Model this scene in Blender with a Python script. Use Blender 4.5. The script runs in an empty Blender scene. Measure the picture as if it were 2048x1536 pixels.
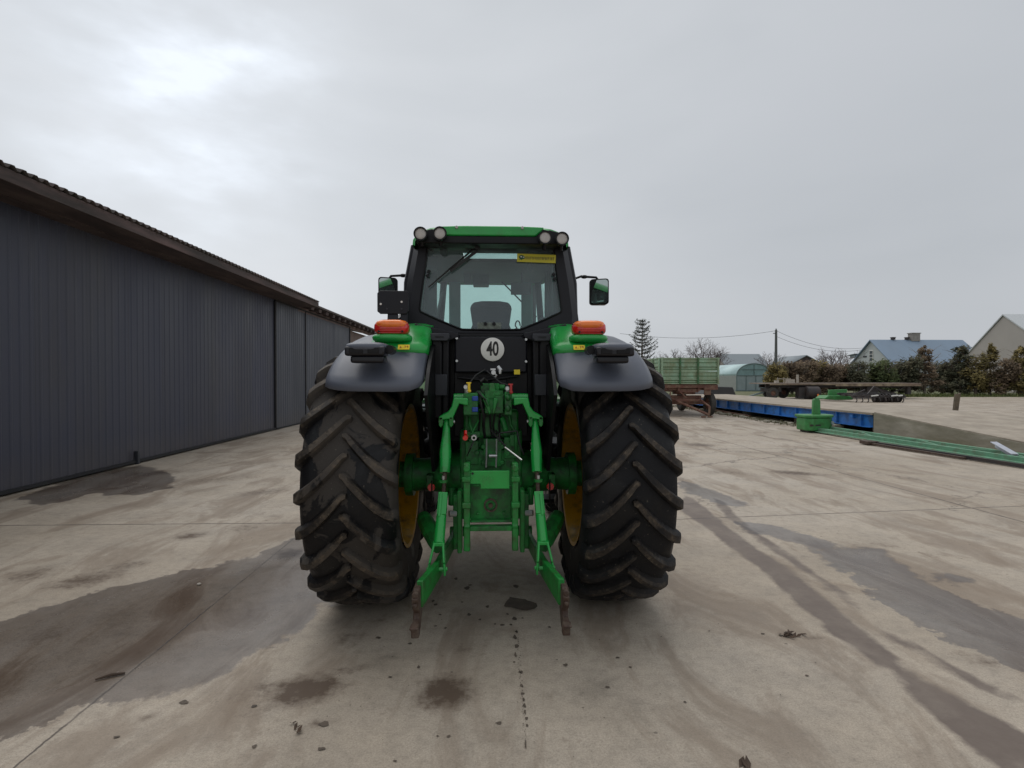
import bpy, bmesh, math, random
import numpy as np
from mathutils import Vector, Matrix, Euler
random.seed(7)
R = math.radians
pi = math.pi
scene = bpy.context.scene
COL = scene.collection

# ------------------------------------------------------------------ camera
F = 1090.0
H = 1.7
AY = math.atan(42 / F)
BP = math.atan(13 / F)
cam = bpy.data.cameras.new("camera")
cam.sensor_width = 36.0
cam.lens = F / 2048 * 36.0
cam.clip_end = 3000
camo = bpy.data.objects.new("camera", cam)
COL.objects.link(camo)
camo.location = (0, 0, H)
camo.rotation_euler = (pi / 2 - BP, 0, -AY)
scene.camera = camo
CM = Euler((pi / 2 - BP, 0, -AY)).to_matrix()

def ray(px, py):
    return CM @ Vector(((px - 1024) / F, (768 - py) / F, -1))
def at(px, py, Y):
    d = ray(px, py)
    return Vector((0, 0, H)) + d * (Y / d.y)
def gp(px, py, z=0.0):
    d = ray(px, py)
    return Vector((0, 0, H)) + d * ((z - H) / d.z)

# ------------------------------------------------------------------ materials
def _nt(name):
    m = bpy.data.materials.new(name)
    m.use_nodes = True
    nt = m.node_tree
    return m, nt, nt.nodes["Principled BSDF"]

def rgb(c):
    return (c[0], c[1], c[2], 1)

def N(nt, t, **kw):
    n = nt.nodes.new(t)
    for k, v in kw.items():
        setattr(n, k, v)
    return n

def noise_node(nt, scale, detail=4, rough=0.55, stretch=None, coord='Object', dist=0.0):
    tc = N(nt, 'ShaderNodeTexCoord')
    mp = N(nt, 'ShaderNodeMapping')
    nt.links.new(tc.outputs[coord], mp.inputs['Vector'])
    if stretch:
        mp.inputs['Scale'].default_value = stretch
    n = N(nt, 'ShaderNodeTexNoise')
    n.inputs['Scale'].default_value = scale
    n.inputs['Detail'].default_value = detail
    n.inputs['Roughness'].default_value = rough
    n.inputs['Distortion'].default_value = dist
    nt.links.new(mp.outputs['Vector'], n.inputs['Vector'])
    return n

def ramp(nt, fac, stops):
    r = N(nt, 'ShaderNodeValToRGB')
    el = r.color_ramp.elements
    while len(el) > 1:
        el.remove(el[-1])
    for i, (p, c) in enumerate(stops):
        e = el[0] if i == 0 else el.new(p)
        e.position = p
        e.color = rgb(c) if hasattr(c, '__len__') else (c, c, c, 1)
    nt.links.new(fac, r.inputs['Fac'])
    return r

def mixc(nt, fac, a, b, mode='MIX'):
    m = N(nt, 'ShaderNodeMix', data_type='RGBA', blend_type=mode)
    for sock, v in ((m.inputs[0], fac), (m.inputs[6], a), (m.inputs[7], b)):
        if isinstance(v, bpy.types.NodeSocket):
            nt.links.new(v, sock)
        elif hasattr(v, '__len__'):
            sock.default_value = rgb(v)
        else:
            sock.default_value = v
    return m.outputs[2]

def mth(nt, op, a, b=None, c=None, clamp=False):
    m = N(nt, 'ShaderNodeMath', operation=op, use_clamp=clamp)
    for i, v in enumerate((a, b, c)):
        if v is None:
            continue
        if isinstance(v, bpy.types.NodeSocket):
            nt.links.new(v, m.inputs[i])
        else:
            m.inputs[i].default_value = v
    return m.outputs[0]

def mat(name, col, rough=0.5, metal=0.0, var=0.12, scale=6.0, dirt=None, dirt_amt=0.35, dirt_scale=3.0,
        bump=0.0, bump_scale=40.0, stretch=None, coat=0.0, spec=0.5, rvar=0.1):
    m, nt, b = _nt(name)
    n = noise_node(nt, scale, 5, 0.6, stretch)
    lo = [c * (1 - var) for c in col]
    hi = [min(1, c * (1 + var)) for c in col]
    r = ramp(nt, n.outputs['Fac'], [(0.3, lo), (0.7, hi)])
    colo = r.outputs['Color']
    if dirt:
        n2 = noise_node(nt, dirt_scale, 8, 0.7, stretch)
        r2 = ramp(nt, n2.outputs['Fac'], [(0.62 - dirt_amt * 0.5, 0.0), (0.78 - dirt_amt * 0.3, 1.0)])
        colo = mixc(nt, r2.outputs['Color'], colo, dirt)
    nt.links.new(colo, b.inputs['Base Color'])
    b.inputs['Metallic'].default_value = metal
    b.inputs['Specular IOR Level'].default_value = spec
    rr = ramp(nt, n.outputs['Fac'], [(0.3, max(0.02, rough - rvar)), (0.7, min(1, rough + rvar))])
    nt.links.new(rr.outputs['Color'], b.inputs['Roughness'])
    if coat:
        b.inputs['Coat Weight'].default_value = coat
        b.inputs['Coat Roughness'].default_value = 0.08
    if bump:
        n3 = noise_node(nt, bump_scale, 4, 0.6, stretch)
        bp = N(nt, 'ShaderNodeBump')
        bp.inputs['Strength'].default_value = bump
        bp.inputs['Distance'].default_value = 0.01
        nt.links.new(n3.outputs['Fac'], bp.inputs['Height'])
        nt.links.new(bp.outputs['Normal'], b.inputs['Normal'])
    return m

M = {}
M['green'] = mat('green_paint', (0.012, 0.32, 0.052), 0.28, var=0.10, scale=3, coat=0.25, dirt=(0.03, 0.19, 0.04), dirt_amt=0.15, dirt_scale=9, rvar=0.06)
M['green_cast'] = mat('green_cast_paint', (0.009, 0.20, 0.030), 0.5, var=0.35, scale=9, dirt=(0.012, 0.045, 0.014), dirt_amt=0.45, dirt_scale=11, bump=0.15)
M['green_worn'] = mat('green_worn_paint', (0.010, 0.20, 0.032), 0.42, var=0.18, scale=12, dirt=(0.03, 0.08, 0.02), dirt_amt=0.32, dirt_scale=14, bump=0.1)
M['black_plastic'] = mat('black_plastic', (0.0055, 0.0055, 0.007), 0.42, var=0.25, scale=5, dirt=(0.010, 0.0095, 0.0095), dirt_amt=0.3, spec=0.25)
M['fender_plastic'] = mat('fender_plastic', (0.088, 0.098, 0.126), 0.40, var=0.12, scale=2.5, bump=0.03, bump_scale=250, rvar=0.05)
M['frame_black'] = mat('frame_black', (0.008, 0.008, 0.012), 0.40, var=0.15, scale=3, spec=0.3, rvar=0.05)
M['grey_plastic'] = mat('grey_plastic', (0.028, 0.030, 0.038), 0.6, var=0.1)
M['yellow_rim'] = mat('yellow_rim', (0.66, 0.34, 0.012), 0.45, var=0.12, scale=4, dirt=(0.20, 0.12, 0.03), dirt_amt=0.25, dirt_scale=7)
M['chrome'] = mat('steel', (0.55, 0.55, 0.53), 0.3, metal=1.0, var=0.1)
M['rust'] = mat('rusty_steel', (0.055, 0.030, 0.020), 0.7, var=0.4, scale=14, dirt=(0.10, 0.075, 0.055), dirt_amt=0.35, dirt_scale=22, bump=0.3)
M['rubber_hose'] = mat('rubber_hose', (0.012, 0.012, 0.012), 0.5)
M['lens_white'] = mat('lamp_lens', (0.42, 0.385, 0.35), 0.18, var=0.1, scale=30, coat=0.8)
M['lens_red'] = mat('red_lens', (0.62, 0.016, 0.010), 0.2, var=0.12, scale=18, coat=0.7)
M['lens_orange'] = mat('orange_lens', (0.95, 0.20, 0.018), 0.2, var=0.12, scale=18, coat=0.7)
M['lens_dark'] = mat('dark_lens', (0.006, 0.006, 0.009), 0.35, coat=0.2, spec=.3)
M['sticker_yellow'] = mat('yellow_sticker', (0.80, 0.60, 0.02), 0.5, var=0.05)
M['sticker_banner'] = mat('yellow_banner', (0.62, 0.55, 0.035), 0.5, var=0.06)
M['sticker_orange'] = mat('orange_ink', (0.42, 0.12, 0.01), 0.5)
M['ink'] = mat('black_ink', (0.006, 0.006, 0.006), 0.5)
M['ink_green'] = mat('green_ink', (0.01, 0.08, 0.03), 0.5)
M['ink_grey'] = mat('grey_ink', (0.16, 0.15, 0.04), 0.5)
M['white'] = mat('white_plate', (0.74, 0.73, 0.69), 0.45, var=0.04)
M['silver'] = mat('silver_bolt', (0.55, 0.56, 0.56), 0.35, metal=0.7)
M['seat'] = mat('seat_fabric', (0.022, 0.026, 0.036), 0.85, bump=0.2)
M['trim'] = mat('cab_trim', (0.10, 0.115, 0.12), 0.8, var=0.25, scale=5)
M['blue_cap'] = mat('blue_cap', (0.015, 0.06, 0.33), 0.5)
M['yellow_cap'] = mat('yellow_cap', (0.75, 0.52, 0.03), 0.5)
M['red_cap'] = mat('red_cap', (0.42, 0.03, 0.03), 0.5)
M['reflector'] = mat('red_reflector', (0.62, 0.008, 0.008), 0.3, coat=0.7)

def glass_mat(name, tint, veil, veil_col=(0.2, 0.24, 0.26)):
    m = bpy.data.materials.new(name)
    m.use_nodes = True
    nt = m.node_tree
    nt.nodes.clear()
    out = N(nt, 'ShaderNodeOutputMaterial')
    tr = N(nt, 'ShaderNodeBsdfTransparent'); tr.inputs['Color'].default_value = rgb(tint)
    gl = N(nt, 'ShaderNodeBsdfGlossy'); gl.inputs['Roughness'].default_value = 0.02
    df = N(nt, 'ShaderNodeBsdfDiffuse'); df.inputs['Color'].default_value = rgb(veil_col)
    lw = N(nt, 'ShaderNodeLayerWeight'); lw.inputs['Blend'].default_value = .5
    fr_ = mth(nt, 'ADD', .045, mth(nt, 'MULTIPLY', mth(nt, 'POWER', lw.outputs['Facing'], 5.0), .75))
    n = noise_node(nt, 2.5, 5, 0.65)
    rr = ramp(nt, n.outputs['Fac'], [(0.3, veil * 0.6), (0.7, veil * 1.35)])
    m1 = N(nt, 'ShaderNodeMixShader'); m2 = N(nt, 'ShaderNodeMixShader')
    nt.links.new(rr.outputs['Color'], m1.inputs[0])
    nt.links.new(tr.outputs[0], m1.inputs[1]); nt.links.new(df.outputs[0], m1.inputs[2])
    nt.links.new(fr_, m2.inputs[0])
    nt.links.new(m1.outputs[0], m2.inputs[1]); nt.links.new(gl.outputs[0], m2.inputs[2])
    nt.links.new(m2.outputs[0], out.inputs['Surface'])
    return m
M['rear_glass'] = glass_mat('dusty_rear_glass', (0.76, 0.93, 0.90), 0.20, (0.36, 0.46, 0.50))
M['glass'] = glass_mat('tinted_glass', (0.70, 0.90, 0.85), 0.05)
m, nt, b = _nt('mirror_glass'); b.inputs['Metallic'].default_value = 1; b.inputs['Base Color'].default_value = (0.45, 0.5, 0.48, 1); b.inputs['Roughness'].default_value = 0.04
M['mirror'] = m

def tyre_mat(name, wetness):
    m, nt, b = _nt(name)
    n1 = noise_node(nt, 2.6, 6, 0.6, dist=0.6)
    n2 = noise_node(nt, 22, 8, 0.75)
    at_ = N(nt, 'ShaderNodeAttribute', attribute_name='lug')
    dusty = ramp(nt, n1.outputs['Fac'], [(0.49, 0.0), (0.515, 1.0)])
    base = mixc(nt, dusty.outputs['Color'], (0.006, 0.006, 0.007), (0.052, 0.045, 0.039) if wetness else (0.0095, 0.0095, 0.011))
    spec = ramp(nt, n2.outputs['Fac'], [(0.47, 0.0), (0.62, 1.0)])
    n3 = noise_node(nt, 5, 6, 0.7)
    d3 = ramp(nt, n3.outputs['Fac'], [(0.40, 0.0), (0.62, 1.0)])
    lug = mth(nt, 'MULTIPLY', mth(nt, 'MULTIPLY', at_.outputs['Fac'], mth(nt, 'ADD', mth(nt, 'MULTIPLY', spec.outputs['Color'], 0.65), 0.3)), mth(nt, 'ADD', mth(nt, 'MULTIPLY', d3.outputs['Color'], 0.85), 0.08))
    base2 = mixc(nt, lug, base, (0.14, 0.108, 0.076))
    n4 = noise_node(nt, 60, 2, 0.5)
    fl = ramp(nt, n4.outputs['Fac'], [(0.70, 0.0), (0.73, 1.0)])
    base3 = mixc(nt, mth(nt, 'MULTIPLY', fl.outputs['Color'], 0.35), base2, (0.22, 0.19, 0.15))
    nt.links.new(base3, b.inputs['Base Color'])
    rr = ramp(nt, n1.outputs['Fac'], [(0.44, 0.40), (0.52, 0.72)])
    nt.links.new(rr.outputs['Color'], b.inputs['Roughness'])
    b.inputs['Specular IOR Level'].default_value = 0.3
    bp = N(nt, 'ShaderNodeBump'); bp.inputs['Strength'].default_value = 0.35; bp.inputs['Distance'].default_value = 0.01
    nt.links.new(n2.outputs['Fac'], bp.inputs['Height'])
    nt.links.new(bp.outputs['Normal'], b.inputs['Normal'])
    return m
M['tyre_l'] = tyre_mat('muddy_tyre', True)
M['tyre_r'] = tyre_mat('damp_tyre', False)

M['wall_metal'] = mat('anthracite_sheet', (0.038, 0.042, 0.066), 0.5, var=0.10, scale=1.3, dirt=(0.046, 0.047, 0.060), dirt_amt=0.3, dirt_scale=0.8, stretch=(1, 1, 0.25))
M['door_metal'] = mat('anthracite_door', (0.042, 0.048, 0.066), 0.5, var=0.08, scale=1.0, stretch=(1, 1, 0.3))
def wall_age(m):
    nt = m.node_tree; b = nt.nodes['Principled BSDF']
    src = b.inputs['Base Color'].links[0].from_socket
    g = N(nt, 'ShaderNodeNewGeometry'); sp_ = N(nt, 'ShaderNodeSeparateXYZ'); nt.links.new(g.outputs['Position'], sp_.inputs[0])
    wn = N(nt, 'ShaderNodeTexWhiteNoise', noise_dimensions='1D'); nt.links.new(mth(nt, 'FLOOR', mth(nt, 'DIVIDE', sp_.outputs[1], 1.08)), wn.inputs['W'])
    tone = mth(nt, 'ADD', .90, mth(nt, 'MULTIPLY', wn.outputs['Value'], .20))
    cmb = N(nt, 'ShaderNodeCombineXYZ')
    for k in range(3): nt.links.new(tone, cmb.inputs[k])
    c = mixc(nt, 1.0, src, cmb.outputs[0], 'MULTIPLY')
    lap = mth(nt, 'LESS_THAN', mth(nt, 'FRACT', mth(nt, 'DIVIDE', sp_.outputs[1], 1.08)), .012)
    c = mixc(nt, mth(nt, 'MULTIPLY', lap, .55), c, (.012, .012, .014))
    n = noise_node(nt, 3.5, 7, .7, (1, 1, .35))
    dz = mth(nt, 'MULTIPLY', mth(nt, 'SUBTRACT', .95, mth(nt, 'MULTIPLY', sp_.outputs[2], 1.5), clamp=True), mth(nt, 'MULTIPLY', n.outputs['Fac'], 1.1), clamp=True)
    c = mixc(nt, mth(nt, 'MULTIPLY', dz, .65), c, (.105, .088, .07))
    nt.links.new(c, b.inputs['Base Color'])
wall_age(M['wall_metal']); wall_age(M['door_metal'])
M['dark_gap'] = mat('dark_seal', (0.01, 0.01, 0.012), 0.7)
M['roof_sheet'] = mat('weathered_roof_sheet', (0.10, 0.075, 0.07), 0.9, var=0.35, scale=4, dirt=(0.05, 0.05, 0.045), dirt_amt=0.4, bump=0.2)
M['fascia'] = mat('weathered_fascia', (0.115, 0.078, 0.074), 0.85, var=0.4, scale=3, dirt=(0.045, 0.036, 0.033), dirt_amt=0.55, dirt_scale=1.2, stretch=(1, 0.35, 3), bump=0.2)
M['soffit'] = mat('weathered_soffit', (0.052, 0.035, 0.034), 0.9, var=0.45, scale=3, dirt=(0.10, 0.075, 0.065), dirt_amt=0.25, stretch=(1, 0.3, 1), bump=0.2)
M['concrete_old'] = mat('old_concrete', (0.36, 0.31, 0.25), 0.9, var=0.2, scale=2.5, dirt=(0.25, 0.21, 0.165), dirt_amt=0.35, dirt_scale=1.5, bump=0.2)
M['concrete_damp'] = mat('mossy_concrete', (0.31, 0.285, 0.235), 0.9, var=0.25, scale=2.5, dirt=(0.17, 0.155, 0.105), dirt_amt=0.5, dirt_scale=1.0, stretch=(1, 0.5, 2.2), bump=0.3)
M['blue_steel'] = mat('blue_steel', (0.024, 0.165, 0.50), 0.45, var=0.2, scale=2, dirt=(0.03, 0.06, 0.12), dirt_amt=0.28, dirt_scale=3)
M['weight_green'] = mat('weight_green', (0.045, 0.235, 0.065), 0.5, var=0.2, scale=4, dirt=(0.05, 0.14, 0.04), dirt_amt=0.35, dirt_scale=6, bump=0.1)
M['pale_green'] = mat('pale_green_paint', (0.13, 0.30, 0.19), 0.65, var=0.18, scale=5, dirt=(0.14, 0.17, 0.11), dirt_amt=0.3, dirt_scale=6)
M['wagon_green'] = mat('wagon_green', (0.31, 0.47, 0.33), 0.75, var=0.2, scale=4, dirt=(0.23, 0.27, 0.16), dirt_amt=0.5, dirt_scale=3, stretch=(1, 1, 0.45), bump=0.2)
M['wagon_rib'] = mat('wagon_rib_green', (0.045, 0.16, 0.065), 0.75, var=0.25, scale=5, dirt=(0.10, 0.10, 0.05), dirt_amt=0.4, dirt_scale=5)
M['wagon_rust'] = mat('wagon_rust', (0.155, 0.066, 0.048), 0.8, var=0.35, scale=5, dirt=(0.22, 0.15, 0.10), dirt_amt=0.35, dirt_scale=4, bump=0.3)
M['old_tyre'] = mat('old_tyre', (0.045, 0.042, 0.038), 0.85, var=0.3, scale=6, dirt=(0.09, 0.08, 0.065), dirt_amt=0.3)
M['wood_deck'] = mat('grey_wood', (0.30, 0.24, 0.20), 0.9, var=0.3, scale=4, stretch=(0.3, 4, 4), dirt=(0.10, 0.075, 0.06), dirt_amt=0.35)
M['deck_edge'] = mat('rusty_deck_edge', (0.16, 0.115, 0.085), 0.9, var=0.4, scale=3, dirt=(0.36, 0.30, 0.20), dirt_amt=0.4, dirt_scale=1.3)
M['dark_steel'] = mat('dark_steel', (0.028, 0.025, 0.026), 0.6, var=0.4, scale=4, dirt=(0.05, 0.035, 0.03), dirt_amt=0.4)
M['poly_film'] = mat('polytunnel_film', (0.43, 0.58, 0.58), 0.35, var=0.08, scale=0.8)
M['poly_panel'] = mat('polytunnel_panel', (0.27, 0.33, 0.34), 0.5, var=0.1, scale=1.5)
M['poly_arch'] = mat('polytunnel_arch_film', (0.20, 0.31, 0.31), 0.4, var=0.15, scale=1.2)
M['poly_frame'] = mat('tunnel_frame', (0.14, 0.19, 0.19), 0.5)
M['house_wall'] = mat('pale_render', (0.43, 0.46, 0.46), 0.85, var=0.08, scale=0.6)
M['house_wall2'] = mat('beige_render', (0.40, 0.37, 0.34), 0.9, var=0.06, scale=0.5)
M['blue_roof'] = mat('blue_grey_roof', (0.19, 0.255, 0.335), 0.55, var=0.07, scale=0.7, stretch=(1, 0.3, 0.3))
M['white_roof'] = mat('pale_roof', (0.50, 0.52, 0.53), 0.6, var=0.06)
M['grey_roof'] = mat('grey_roof', (0.23, 0.26, 0.28), 0.7, var=0.1)
M['brick'] = mat('chimney_brick', (0.28, 0.26, 0.24), 0.9, var=0.2, scale=3)
M['window_dark'] = mat('dark_window', (0.03, 0.045, 0.05), 0.2)
M['pole'] = mat('concrete_pole', (0.11, 0.115, 0.11), 0.9, var=0.15)
M['wire'] = mat('wire', (0.05, 0.055, 0.06), 0.6)
M['bark'] = mat('bark', (0.12, 0.095, 0.075), 0.95, var=0.3, scale=8)
M['bark_pale'] = mat('pale_bark', (0.27, 0.24, 0.20), 0.95, var=0.3, scale=6)
M['twig'] = mat('twigs', (0.115, 0.085, 0.08), 0.95, var=0.2)
M['debris'] = mat('leaf_litter', (0.07, 0.045, 0.03), 0.9, var=0.4)
M['stone'] = mat('pale_stone', (0.40, 0.36, 0.31), 0.9, var=0.2, bump=0.3, scale=8)
M['blue_dark'] = mat('dark_blue_crate', (0.02, 0.03, 0.09), 0.6)

def leaf_mat(name, c1, c2, c3):
    m, nt, b = _nt(name)
    a = N(nt, 'ShaderNodeAttribute', attribute_name='tone')
    n = noise_node(nt, 1.1, 3, 0.6)
    v = mth(nt, 'ADD', mth(nt, 'MULTIPLY', a.outputs['Fac'], 0.6), mth(nt, 'MULTIPLY', n.outputs['Fac'], 0.4))
    r = ramp(nt, v, [(0.2, c1), (0.5, c2), (0.85, c3)])
    nt.links.new(r.outputs['Color'], b.inputs['Base Color'])
    b.inputs['Roughness'].default_value = 0.8
    b.inputs['Specular IOR Level'].default_value = 0.2
    return m
M['leaf_green'] = leaf_mat('evergreen_leaf', (0.036, 0.049, 0.018), (0.077, 0.099, 0.038), (0.166, 0.172, 0.070))
M['leaf_dark'] = leaf_mat('dark_leaf', (0.038, 0.046, 0.026), (0.087, 0.088, 0.054), (0.192, 0.166, 0.099))
M['leaf_brown'] = leaf_mat('brown_leaf', (0.085, 0.064, 0.042), (0.163, 0.119, 0.078), (0.295, 0.212, 0.135))
M['leaf_olive'] = leaf_mat('olive_leaf', (0.077, 0.068, 0.028), (0.165, 0.135, 0.052), (0.329, 0.251, 0.097))
M['leaf_spruce'] = leaf_mat('spruce_needle', (0.022, 0.030, 0.022), (0.040, 0.050, 0.038), (0.075, 0.082, 0.06))
M['grass'] = leaf_mat('grass', (0.055, 0.075, 0.022), (0.10, 0.125, 0.04), (0.17, 0.17, 0.07))
M['weeds'] = leaf_mat('weeds', (0.05, 0.045, 0.025), (0.085, 0.085, 0.035), (0.15, 0.15, 0.07))

# ------------------------------------------------------------------ mesh builder
class MB:
    def __init__(s):
        s.v = []; s.f = []; s.tone = None
    def add(s, vs, fs):
        n = len(s.v)
        s.v += [Vector(v) for v in vs]
        s.f += [tuple(i + n for i in f) for f in fs]
        return s
    def box(s, c, d, rot=None):
        hx, hy, hz = d[0] / 2, d[1] / 2, d[2] / 2
        vs = [Vector((x, y, z)) for x in (-hx, hx) for y in (-hy, hy) for z in (-hz, hz)]
        if rot is not None:
            mm = rot if isinstance(rot, Matrix) else Euler(rot).to_matrix()
            vs = [mm @ v for v in vs]
        c = Vector(c)
        return s.add([v + c for v in vs], [(0, 1, 3, 2), (4, 6, 7, 5), (0, 4, 5, 1), (2, 3, 7, 6), (0, 2, 6, 4), (1, 5, 7, 3)])
    def bar(s, a, b, w, h, up=(0, 0, 1)):
        a, b = Vector(a), Vector(b)
        d = (b - a); L = d.length
        y = d.normalized(); u = Vector(up)
        x = y.cross(u)
        if x.length < 1e-4:
            x = Vector((1, 0, 0))
        x.normalize(); z = x.cross(y)
        mm = Matrix((x, y, z)).transposed()
        return s.box((a + b) / 2, (w, L, h), mm)
    def tube(s, pts, rad, n=8, caps=True):
        pts = [Vector(p) for p in pts]
        if not hasattr(rad, '__len__'):
            rad = [rad] * len(pts)
        rings = []
        prev = None
        for i, p in enumerate(pts):
            if i == 0: t = pts[1] - pts[0]
            elif i == len(pts) - 1: t = pts[-1] - pts[-2]
            else: t = (pts[i + 1] - pts[i]).normalized() + (pts[i] - pts[i - 1]).normalized()
            t.normalize()
            if prev is None:
                u = Vector((0, 0, 1)) if abs(t.z) < 0.9 else Vector((1, 0, 0))
                x = t.cross(u).normalized()
            else:
                x = (prev - t * prev.dot(t)).normalized()
            prev = x
            y = t.cross(x)
            rings.append([p + (x * math.cos(2 * pi * k / n) + y * math.sin(2 * pi * k / n)) * rad[i] for k in range(n)])
        vs = [v for r in rings for v in r]
        fs = []
        for i in range(len(pts) - 1):
            for k in range(n):
                k2 = (k + 1) % n
                fs.append((i * n + k, i * n + k2, (i + 1) * n + k2, (i + 1) * n + k))
        if caps:
            fs.append(tuple(reversed(range(n))))
            fs.append(tuple((len(pts) - 1) * n + k for k in range(n)))
        return s.add(vs, fs)
    def lathe(s, prof, c, axis='x', n=48, closed=False):
        vs = []; m_ = len(prof)
        c = Vector(c)
        for k in range(n):
            a = 2 * pi * k / n
            for (t, r) in prof:
                if axis == 'x': v = Vector((t, -r * math.cos(a), r * math.sin(a)))
                elif axis == 'y': v = Vector((r * math.cos(a), t, r * math.sin(a)))
                else: v = Vector((r * math.cos(a), r * math.sin(a), t))
                vs.append(c + v)
        fs = []
        rng = m_ if closed else m_ - 1
        for k in range(n):
            k2 = (k + 1) % n
            for j in range(rng):
                j2 = (j + 1) % m_
                fs.append((k * m_ + j, k * m_ + j2, k2 * m_ + j2, k2 * m_ + j))
        return s.add(vs, fs)
    def prism(s, poly, a, b, plane='xz'):
        # poly 2D extruded from a to b along the remaining axis
        n = len(poly)
        def P(p, t):
            if plane == 'xz': return (p[0], t, p[1])
            if plane == 'yz': return (t, p[0], p[1])
            return (p[0], p[1], t)
        vs = [P(p, a) for p in poly] + [P(p, b) for p in poly]
        fs = [tuple(range(n)), tuple(reversed(range(n, 2 * n)))]
        for i in range(n):
            j = (i + 1) % n
            fs.append((i, i + n, j + n, j))
        return s.add(vs, fs)
    def ell(s, c, r, nu=16, nv=10, p=1.0):
        vs = []; fs = []
        def sg(x): return math.copysign(abs(x) ** p, x)
        for j in range(nv + 1):
            ph = pi * j / nv - pi / 2
            for i in range(nu):
                th = 2 * pi * i / nu
                vs.append((c[0] + r[0] * sg(math.cos(ph)) * sg(math.cos(th)), c[1] + r[1] * sg(math.cos(ph)) * sg(math.sin(th)), c[2] + r[2] * sg(math.sin(ph))))
        for j in range(nv):
            for i in range(nu):
                i2 = (i + 1) % nu
                fs.append((j * nu + i, j * nu + i2, (j + 1) * nu + i2, (j + 1) * nu + i))
        return s.add(vs, fs)
    def build(s, name, material, parent=None, origin=None, bevel=0.0, smooth=35, solid=0.0, segs=2, fix=True):
        if parent is not None:
            o0 = Vector((0, 0, 0)); p = parent
            while p is not None:
                o0 += p.location; p = p.parent
            org = o0
        elif origin is not None:
            org = Vector(origin)
        else:
            lo = Vector([min(v[i] for v in s.v) for i in range(3)]); hi = Vector([max(v[i] for v in s.v) for i in range(3)])
            org = Vector(((lo.x + hi.x) / 2, (lo.y + hi.y) / 2, lo.z))
        me = bpy.data.meshes.new(name)
        me.from_pydata([v - org for v in s.v], [], s.f)
        if fix:
            bm = bmesh.new(); bm.from_mesh(me)
            bmesh.ops.remove_doubles(bm, verts=bm.verts, dist=1e-5)
            bmesh.ops.recalc_face_normals(bm, faces=bm.faces)
            bm.to_mesh(me); bm.free()
        if smooth:
            me.polygons.foreach_set('use_smooth', [True] * len(me.polygons))
            me.set_sharp_from_angle(angle=R(smooth))
        if s.tone is not None:
            a = me.attributes.new('tone', 'FLOAT', 'FACE')
            a.data.foreach_set('value', s.tone)
        me.materials.append(M[material] if isinstance(material, str) else material)
        o = bpy.data.objects.new(name, me)
        COL.objects.link(o)
        if parent is not None:
            o.parent = parent
        else:
            o.location = org
        if solid:
            md = o.modifiers.new('solid', 'SOLIDIFY'); md.thickness = solid; md.offset = -1
        if bevel:
            md = o.modifiers.new('bevel', 'BEVEL'); md.width = bevel; md.segments = segs; md.limit_method = 'ANGLE'; md.angle_limit = R(40)
            md.harden_normals = False
        return o

def tag(o, label, cat, group=None, kind=None):
    if label: o['label'] = label
    if cat: o['category'] = cat
    if group: o['group'] = group
    if kind: o['kind'] = kind
    return o
def thing(name, loc, label, cat, group=None):
    o = bpy.data.objects.new(name, None)
    o.empty_display_size = 0.2
    COL.objects.link(o)
    o.location = loc
    return tag(o, label, cat, group)
def struct(o):
    o['kind'] = 'structure'; return o

def text_mb(txt, size, depth, xs=1.0, bold=0.0):
    cu = bpy.data.curves.new('t', 'FONT'); cu.body = txt; cu.size = size; cu.extrude = depth; cu.offset = bold
    cu.align_x = 'CENTER'; cu.align_y = 'CENTER'
    ob = bpy.data.objects.new('t', cu)
    COL.objects.link(ob)
    dg = bpy.context.evaluated_depsgraph_get()
    me = bpy.data.meshes.new_from_object(ob.evaluated_get(dg))
    vs = [Vector((v.co.x * xs, v.co.y, v.co.z)) for v in me.vertices]
    fs = [tuple(p.vertices) for p in me.polygons]
    bpy.data.objects.remove(ob); bpy.data.curves.remove(cu); bpy.data.meshes.remove(me)
    return vs, fs

# =================================================================== TRACTOR
CY, CZ, CX = 4.3, 0.94, 0.915
tr = thing('tractor', (0, CY, 0), 'large green farm tractor seen from behind on the concrete yard, round 40 disc on it', 'tractor')

def T(dpx, py, Y):
    """metres from offset of the tractor centre line (photo px) at depth Y"""
    return (dpx * Y / F, Y, H + (755 - py) * Y / F)

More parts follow.
